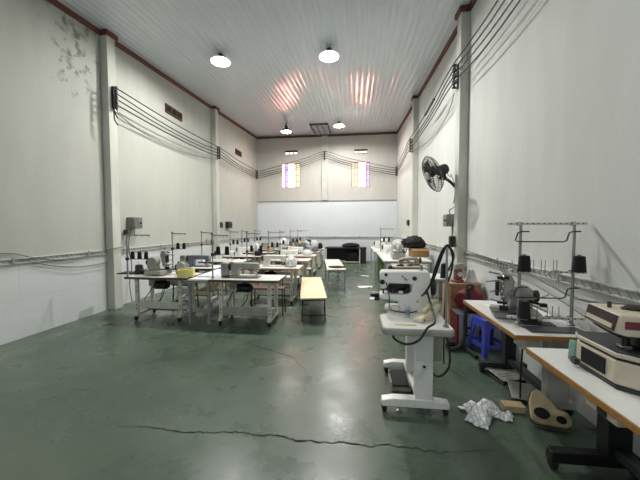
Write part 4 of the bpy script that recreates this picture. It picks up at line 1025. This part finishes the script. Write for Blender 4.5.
hose('inner black hose arching over the steel pole toward the wall', [(.72,3.10,.88), (.655,2.86,1.0), (.665,2.66,1.14), (.69,2.57,1.3), (.735,2.52,1.455), (.785,2.54,1.36), (.83,2.72,1.2), (.90,3.1,1.0), (.98,3.4,.80), (1.0,3.5,.5), (1.02,3.55,.02)], .0085)
sagline('power_lead', 'black lead looping under the pedestal top and up over its front edge', [(.35,2.7,.71), (.31,2.5,.71), (.33,2.40,.70), (.41,2.385,.68), (.50,2.385,.72), (.56,2.395,.81), (.63,2.45,.84), (.655,2.6,.88), (.67,2.85,.97), (.68,3.0,1.04)], .009, blackcable)
sagline('power_lead', 'black lead hanging down the right side of the pedestal stand', [(.74,2.7,.70), (.785,2.62,.62), (.79,2.6,.42), (.72,2.66,.30), (.66,2.75,.33), (.64,2.95,.37)], .009, blackcable)

# ------------------------------------------------------------------ tan cabinet by the pillar, red bag, blue stool
t = thing('wooden_cabinet', 'tan chipboard cabinet by the right pillar', 'cabinet', (1.645, 4.9, 0))
MB().box(-.215, .215, -.22, .22, .05, .73).build('cabinet_body', cabwood, t, bevel=.003)
MB().box(-.23, .23, -.24, .23, .731, .755).build('cabinet_top', cabwood, t, bevel=.003)
for x in (-.107, .107):
    d = MB().box(x-.1, x+.1, -.238, -.2205, .07, .72).build('door', mat('tan_door', (168,126,100), .5), t, bevel=.003)
    MB().cyl((x*.35, -.239, .45), (x*.35, -.255, .45), .008, seg=10).build('knob', rodsteel, d)
MB().box(-.2, .2, -.2, .2, 0, .049).build('plinth', brownwood, t)
zc = .755+e
t = thing('sewing_attachment', 'small reddish grey machine part standing on the tan cabinet', 'machine part', (1.56, 4.80, zc), .3)
t.scale = (1.25,1.25,1.25)
MB().box(-.06, .06, -.05, .05, 0, .03).box(-.04, .05, -.03, .03, .03, .16).build('body', mat('reddish_casting', (136,84,80), .5), t, bevel=.01)
MB().prism([(-.06,.15),(.08,.17),(.11,.13),(.12,.2),(.06,.23),(-.05,.22)], -.03, .03).build('head', machgrey, t, bevel=.008)
MB().cyl((.0,-.031,.1), (.0,-.05,.1), .03, seg=14).build('dial', chrome, t)
t = thing('yarn_cone', 'fat white yarn cone standing at the right end of the tan cabinet', 'yarn cone', (1.76, 4.80, zc))
MB().lathe([(.0,0),(.085,0),(.09,.01),(.05,.16),(.03,.2),(0,.205)], seg=22).build('yarn', whitecl, t)
cone((1.285, 4.52, .86+e), 'large black thread cone at the front corner of the table behind the bartack machine', GB, thread, h=.22, r=.055)
# carton and red backpack standing in front of the cabinet
t = thing('carton', 'pale blue grey carton with red edge standing before the tan cabinet', 'carton', (1.53, 4.42, 0), .0)
MB().box(-.13, .16, -.14, .16, 0, .40).build('carton_body', palegreycarton, t, bevel=.003)
MB().box(-.137, -.1305, -.14, .16, 0, .40).box(-.137, -.11, -.147, -.1405, 0, .40).build('red_edge', mat('red_print', (150,34,44), .5), t)
MB().box(-.06, .06, -.147, -.1405, .2, .225).box(-.06, .06, -.147, -.1405, .1, .115).build('dark_mark', blackp, t)
t = thing('backpack', 'red backpack with dark strap lying on the pale carton', 'backpack', (1.61, 4.42, .4015))
MB().blob((.0,0,.165), (.21,.14,.165), .07, 2.2, flat=.0, seed=61).build('bag_body', redcloth, t, angle=80)
MB().blob((.02,-.10,.10), (.14,.07,.095), .06, 2., seed=62).build('front_pocket', redcloth, t, angle=80)
MB().tube([(-.10,-.18,.06), (-.10,-.165,.2), (-.07,-.12,.31), (-.0,-.04,.35), (.06,.03,.345)], .018, 6, smooth=6).build('strap', blackcloth, t)
MB().tube([(-.05,.0,.335), (-.03,.0,.375), (.03,.0,.375), (.05,.0,.335)], .010, 6, smooth=4).build('carry_loop', blackcloth, t)
sagline('vacuum_hose', 'thick black hose hanging before the red backpack and coiling on the floor', [(1.50,4.19,.78), (1.50,4.17,.62), (1.45,4.13,.4), (1.43,4.08,.2), (1.35,4.0,.07), (1.24,3.97,.03), (1.22,4.1,.03), (1.34,4.13,.034), (1.42,4.0,.033), (1.46,3.75,.03)], .026, rubber, 'hose')
def plastic_stool(loc, rz, label):
    t = thing('plastic_stool', label, 'stool', loc, rz)
    h = .45; tw, bw = .135, .175
    MB().box(-tw, tw, -tw, tw, h-.03, h).box(-tw+.02, tw-.02, -tw+.02, tw-.02, h-.04, h-.03).build('seat', bluep, t, bevel=.012, seg=3)
    for sx in (-1, 1):
        for sy in (-1, 1):
            mb = MB(); q0 = Vector((sx*(tw-.004), sy*(tw-.004), h-.032)); q1 = Vector((sx*bw, sy*bw, 0)); w0, w1 = .075, .05
            for (ax, s) in (('x', sx), ('y', sy)):
                dv = Vector((-sx, 0, 0)) if ax == 'x' else Vector((0, -sy, 0)); nv = Vector((0, -sy*.006, 0)) if ax == 'x' else Vector((-sx*.006, 0, 0))
                a = [q0, q0+dv*w0, q1+dv*w1, q1]; mb.add(a+[p+nv for p in a], [(0,1,2,3),(7,6,5,4),(0,4,5,1),(1,5,6,2),(2,6,7,3),(3,7,4,0)])
            mb.build('leg', bluep, t)
    s = MB(); zz = .13; b = tw+(bw-tw)*(1-zz/h)-.003
    for sg in (-1, 1): s.box(-b+.01, b-.01, sg*b-.004, sg*b+.004, zz-.025, zz+.025).box(sg*b-.004, sg*b+.004, -b+.01, b-.01, zz-.025, zz+.025)
    for sg in (-1, 1): s.box(-tw+.06, tw-.06, sg*tw-.006*sg-.003, sg*tw-.006*sg+.003, h-.10, h-.03).box(sg*tw-.006*sg-.003, sg*tw-.006*sg+.003, -tw+.06, tw-.06, h-.10, h-.03)
    s.build('stretcher', bluep, t)
    return t
plastic_stool((1.68, 3.99, 0), .25, 'bright blue plastic stool between the red backpack and the brown-edged table')

# ------------------------------------------------------------------ wall-side machine table with the two-pole thread stand
R2x0, R2x1, R2y0, R2y1 = 1.235, 1.86, 2.46, 3.60
t = thing('sewing_table', 'machine table by the right wall under the two-pole thread stand, plywood edge', 'sewing table', ((R2x0+R2x1)/2, (R2y0+R2y1)/2, 0), 0, 'plywood edged tables by the right wall')
w = (R2x1-R2x0)/2; d = (R2y1-R2y0)/2
MB().box(-w, w, -d, d, .72, .757).build('edge_band', plyedge, t, bevel=.004)
MB().box(-w+.004, w-.004, -d+.004, d-.004, .7572, .76).build('tabletop', laminate, t)
for (y, m, nm) in ((-.31, machgrey, 0), (.40, dksteel, 1)):
    f = MB().box(.06, .23 if nm == 0 else .17, y-.04, y+.04, .12, .719).box(.05 if nm == 0 else -.19, .29, y-.035, y+.035, .06, .125)
    leg = f.build('leg', m, t, bevel=.005)
    for x in ((.10 if nm == 0 else -.16), .26): castor((x, y, .062), leg, r=.03)
MB().box(.08, .15, -.265, .36, .14, .19).build('crossbar', dksteel, t)
MB().box(-.08, .05, -.26, -.08, .52, .719).build('control_box', cream, t, bevel=.006)
MB().lathe([(.0,0),(.03,0),(.026,.015),(0,.016)], c=(-.04,-.2605,.66), seg=16, M=Matrix.Rotation(PI/2, 4, 'X')).build('switch_knob', dksteel, t)
MB().cyl((.1, -.05, .60), (.1, .22, .60), .075, seg=18).build('motor', blackp, t)
MB().tube([(-.06,-.2,.54), (-.08,-.22,.3), (-.07,-.2,.06)], .008, 5, smooth=4).build('motor_cable', blackcable, t)
TZ = .76+e
multi_needle((1.47, 2.98, TZ), -.25, 'grey multi-needle machine with a fan of levers beside the two-pole thread stand', machgrey)
o = MB().box(-.21, .21, -.07, .07, 0, .012).build('metal_plate', workplate, loc=(1.60, 2.60, TZ), bevel=.003); tag(o, 'flat grey metal plate at the near end of the table under the two-pole stand', 'plate')
o = MB().box(-.08, .17, -.06, .06, 0, .008).build('dark_plate', blackp, loc=(1.52, 2.775, TZ), rot=(0,0,-.15), bevel=.003); tag(o, 'dark flat plate lying between the two poles of the thread stand', 'plate')
o = MB().box(-.08, .08, -.12, .12, 0, .003).build('white_sheet', papermat, loc=(1.40, 3.43, TZ), rot=(0,0,.3)); tag(o, 'white sheet at the far end of the table under the two-pole stand', 'paper')

# two-pole thread stand
SX0, SX1, SY = 1.385, 1.80, 2.715
t = thing('thread_stand', 'tall two-pole steel thread stand with perforated bars by the right wall', 'thread stand', ((SX0+SX1)/2, SY, TZ))
hx = (SX1-SX0)/2
for s in (-1, 1):
    MB().lathe([(.03,.0125),(.03,.02),(.018,.03),(.013,.05),(.0115,.86),(.009,.865)], c=(s*hx,0,0), seg=12).build('pole', rodsteel, t)
def pbar(zz, x0, x1, n, pins):
    b = MB().box(x0, x1, -.012, .012, zz-.010, zz+.010).build('perforated_bar', traywhite, t, bevel=.002)
    h = MB()
    for i in range(n): x = x0+.03+(x1-x0-.06)*i/(n-1); h.cyl((x, -.0125, zz), (x, -.0135, zz), .006, seg=8)
    h.build('hole', hole, b)
    for x in pins: MB().cyl((x, .0, zz+.01), (x, .0, zz+.10), .003, seg=6).lathe([(.018,0),(.018,.004),(.006,.006)], c=(x,0,zz+.0105), seg=10).build('spool_pin', rodsteel, t)
    for s in (-1, 1): MB().box(s*hx-.018, s*hx+.018, .013, .03, zz-.014, zz+.014).build('clamp', dksteel, t)
pbar(.865, -hx-.11, hx+.09, 14, ())
pbar(.46, -hx-.09, hx+.10, 14, (-hx-.06, -hx+.085, -hx+.11, -hx+.17, -hx+.20, -hx+.265, -hx+.29, hx+.075))
pbar(.07, -hx-.09, hx+.10, 12, (-.1, -.06, .02, .06, .11))
for zz in (.80, .33):
    MB().tube([(-hx+.06,-.015,zz), (-hx-.0,-.018,zz), (-hx-.03,-.02,zz-.01), (-hx-.055,-.03,zz-.075), (-hx-.03,-.03,zz-.085), (hx-.10,-.03,zz-.085), (hx-.075,-.03,zz-.075), (hx-.05,-.02,zz-.01), (hx-.02,-.018,zz), (hx+.04,-.015,zz)], .006, 6).build('thread_loop', dksteel, t)
gT = 'thread cones on the two-pole stand'
cone((SX0+.003, SY-.062, TZ+.46+.012), 'black thread cone on the middle bar at the left pole of the two-pole stand', gT, thread, h=.14, r=.048)
cone((SX1+.003, SY-.062, TZ+.46+.012), 'black thread cone on the middle bar at the right pole of the two-pole stand', gT, thread, h=.14, r=.048)
cone((SX0+.012, SY-.062, TZ+.07+.012), 'black thread cone on the low bar at the left pole of the two-pole stand', gT, thread, h=.15, r=.046)
for o in list(bpy.data.objects):
    pass

# floor clutter under that table
def tread(loc, rz, label, w=.27, l=.29):
    t = thing('foot_pedal', label, 'pedal', loc, rz, 'pedals under the right-hand table')
    MB().box(-w/2, w/2, -l/2, l/2, 0, .022).build('pedal_base', dksteel, t, bevel=.004)
    MB().box(-w/2+.01, w/2-.01, -l/2+.01, l/2-.01, -.006, .006, Matrix.Translation((0,0,.052)) @ Matrix.Rotation(.12, 4, 'X')).build('tread', machgrey, t, bevel=.004)
    r = MB()
    for i in range(6): y = -l*.36+l*.72*i/5; r.box(-w*.36, w*.36, y-.006, y+.006, .007, .010, Matrix.Translation((0,0,.052)) @ Matrix.Rotation(.12, 4, 'X'))
    r.build('grip_ribs', machgrey, t)
    return t
tread((1.57, 3.33, .002), .3, 'farther grey ribbed foot pedal on the floor below the two-pole thread stand')
tread((1.585, 2.96, .002), -.3, 'nearer grey ribbed foot pedal on the floor below the two-pole thread stand')
o = MB().box(-.085, .085, -.05, .05, 0, .055).build('beige_block', kraftbeige, loc=(1.37, 2.74, .001), rot=(0,0,-.05), bevel=.004); tag(o, 'small beige block on the floor next to the beige board with cut-outs', 'block')
# beige board with two cut-outs leaning on the floor
t = thing('beige_board', 'beige curved board with two dark openings lying on the floor by the table leg', 'board', (1.55, 2.56, .02), -.25)
out = [(-.13,-.075),(-.10,-.10),(.10,-.10),(.14,-.075),(.15,-.03),(.13,.02),(.06,.03),(.03,.09),(-.02,.15),(-.06,.16),(-.10,.13),(-.125,.05)]
Mb = Matrix.Translation((0,.0,.085)) @ Matrix.Rotation(.85, 4, 'X')
MB().prism(out, -.018, .018, axis='z', M=Mb).build('board_body', kraftbeige, t, bevel=.01)
MB().prism([(-.05+.055*math.cos(a*PI/8), -.02+.042*math.sin(a*PI/8)) for a in range(16)], .0182, .0195, axis='z', M=Mb).build('opening', hole, t)
MB().prism([(.075+.035*math.cos(a*PI/8), -.045+.028*math.sin(a*PI/8)) for a in range(16)], .0182, .0195, axis='z', M=Mb).build('opening', hole, t)
MB().prism([(x*1.02, y*1.02) for x, y in out], -.03, -.0185, axis='z', M=Mb).build('dark_rim', dksteel, t)
# plaid cloth
mb = MB()
def flap(cx, cy, rz, L, W, nf, A, z0, sd):
    n, m = 44, 24; vs = []; c, s_ = math.cos(rz), math.sin(rz)
    for i in range(n):
        for j in range(m):
            u, v = i/(n-1), j/(m-1); ed = min(1, 6*min(u, 1-u))*min(1, 4*min(v, 1-v))
            q = Vector((u*2.2+sd, v*1.6, sd)); wob = noise.noise(q)
            z = z0*min(1, ed+.25)+A*abs(math.sin(PI*(nf*u+.35*wob+.2*v)))**.8*(.35+.65*ed)*(.75+.5*noise.noise(q*2))+.012*noise.noise(q*5)
            x = (u-.5)*L*(1+.18*noise.noise(Vector((v*3, sd, 1))))+.02*wob; y = (v-.5)*W*(1+.25*noise.noise(Vector((u*3, sd, 5))))
            vs.append((cx+x*c-y*s_, cy+x*s_+y*c, max(.003, z)))
    mb.add(vs, [(i*m+j, (i+1)*m+j, (i+1)*m+j+1, i*m+j+1) for i in range(n-1) for j in range(m-1)])
flap(-.07, -.075, 1.0, .20, .17, .9, .035, .03, 1)
flap(.01, .05, .25, .27, .17, 2.2, .085, .02, 4)
flap(.12, -.01, -.35, .19, .10, 1.4, .055, .015, 9)
flap(.0, -.0, .9, .19, .13, 1.6, .06, .05, 14)
o = mb.build('plaid_cloth', plaidm, loc=(1.09, 2.63, .0), angle=80); sm = o.modifiers.new('s', 'SOLIDIFY'); sm.thickness = .003; sm.offset = 1
tag(o, 'crumpled white plaid cloth lying on the green floor', 'cloth')

# ------------------------------------------------------------------ nearest table on the right with the big beige machine
x0, x1, y0, y1 = 1.185, 1.86, .92, 2.22
t = thing('sewing_table', 'table nearest the camera on the right, white top with plywood edge', 'sewing table', ((x0+x1)/2, (y0+y1)/2, 0), 0, 'plywood edged tables by the right wall')
w = (x1-x0)/2; d = (y1-y0)/2
MB().box(-w, w, -d, d, .718, .757).build('edge_band', plyedge, t, bevel=.004)
MB().box(-w+.004, w-.004, -d+.004, d-.004, .7572, .76).build('tabletop', laminate, t)
for y in (.52, -.42):
    leg = MB().box(.07, .21, y-.05, y+.05, .13, .717).box(-.245, .28, y-.035, y+.035, .06, .135).build('leg', blackp, t, bevel=.005)
    for x in (-.22, .26): castor((x, y, .062), leg, r=.03)
MB().box(.10, .17, -.365, .465, .15, .20).build('crossbar', dksteel, t)
MB().box(-.31, -.22, -.06, .14, .665, .7175).build('switch_box', machbeige, t, bevel=.006)
MB().box(-.3105, -.318, -.0, .05, .675, .70).build('switch_button', dksteel, t)
MB().cyl((.05,-.2,.60), (.05,.12,.60), .08, seg=18).build('motor', blackp, t)
MB().box(-.15, .2, -.2, .2, .10, .12).build('treadle', machgrey, t)
MB().tube([(-.24,.2,.06),(-.1,.05,.015),(.02,-.2,.015)],   .018, 6).build('floor_rail', machgrey, t)
t = thing('industrial_machine', 'large beige industrial machine with maroon striped head on the nearest right table', 'sewing machine', (1.548, 1.785, TZ), -.16)
foot = [(-.24,.13),(-.22,.18),(.29,.18),(.29,-.19),(-.13,-.19),(-.20,-.14)]
def ins(k, dx=0): return [(x*k+dx, y*k) for x, y in foot]
MB().prism(ins(.96), .0, .03, axis='z').build('foot_gasket', dksteel, t, bevel=.004)
MB().prism(foot, .0305, .17, axis='z').build('base_housing', machbeige, t, bevel=.012, seg=3)
MB().prism(ins(.95), .1705, .188, axis='z').build('seam', blackp, t)
MB().prism(ins(1.03), .1885, .215, axis='z').build('bed_casting', machbeige, t, bevel=.006)
MB().prism(ins(1.0), .2155, .222, axis='z').build('bed_plate', workplate, t)
# side opening
Mo = Matrix.Translation((-.232, .0, .095))
MB().box(-.006, .004, -.095, .075, -.045, .05, Matrix.Translation((-.2235, .015, .10)) @ Matrix.Rotation(.147, 4, 'Z')).build('side_opening', hole, t)
MB().box(-.035, .01, .10, .15, .02, .06).build('latch', dksteel, t) if False else MB().box(-.27, -.243, .09, .14, .02, .06).build('latch', dksteel, t, bevel=.004)
MB().prism([(-.225,.335),(-.205,.44),(.30,.435),(.30,.325),(-.17,.318)], -.17, .10).build('head_cover', machbeige, t, bevel=.012, seg=3)
MB().box(-.185, .30, -.1735, -.1705, .362, .405).build('maroon_stripe', maroon, t)
Mf2 = Matrix.Translation((-.2145, -.035, .388)) @ Matrix.Rotation(.188, 4, 'Y')
MB().box(-.006, .001, -.125, .125, -.044, .045, Mf2).build('end_panel', dkmaroon, t)
MB().box(-.0085, -.0065, -.11, .115, -.034, -.008, Mf2).build('end_stripe', machbeige, t)
c = MB()
c.cyl((-.13,-.08,.235), (-.13,-.08,.32), .014, seg=10).cyl((-.10,-.05,.235), (-.10,-.05,.32), .010, seg=8)
c.box(-.17, -.06, -.11, -.02, .295, .32).box(-.08, .22, -.10, .06, .235, .318).box(-.15, .0, -.13, -.05, .2225, .232)
c.tube([(-.06,-.13,.24), (.02,-.155,.255), (.1,-.14,.235)], .018, 8, smooth=4)
c.build('needle_mechanism', machdark, t, bevel=.006)
MB().prism([(-.215,.325),(-.17,.29),(-.12,.285),(-.12,.3175)], -.10, .05).build('chin_guard', dksteel, t, bevel=.004)
MB().box(-.155, -.11, -.10, -.06, .2325, .242).build('presser_foot', chrome, t)
MB().blob((-.02,-.02,.445), (.09,.05,.018), .3, 3, seed=71).build('cap_cluster', blackp, t)
MB().cyl((-.16,.0,.43), (-.16,.0,.475), .010, seg=8).build('thread_post', dksteel, t)
MB().tube([(-.16,0,.47), (-.05,0,.462), (.1,.01,.455), (.25,.02,.46)], .004, 4).build('thread_rod', rodsteel, t)
MB().cyl((.12,.0,.222), (.26,.0,.222), .0, seg=3) if False else None
MB().box(.225, .29, -.14, .09, .2225, .318).build('upright', machbeige, t, bevel=.01)
t.scale = (1,1,.90)
o = MB().box(-.012, .012, -.025, .025, 0, .13).build('teal_rag', tealrag, loc=(1.352, 2.02, TZ), rot=(0,.08,.3), bevel=.012); tag(o, 'teal rag hanging at the far corner of the big beige machine', 'rag')
# ------------------------------------------------------------------ world and exposure
w = bpy.data.worlds.new('daylight'); sc.world = w; w.use_nodes = True
bg = w.node_tree.nodes['Background']; bg.inputs['Color'].default_value = (.78, .88, 1., 1); bg.inputs['Strength'].default_value = .9
sc.view_settings.view_transform = 'Standard'; sc.view_settings.look = 'None'; sc.view_settings.gamma = 1; sc.view_settings.use_curve_mapping = False
sc.view_settings.exposure = 0.4
for m in bpy.data.materials: m.diffuse_color = m.diffuse_color
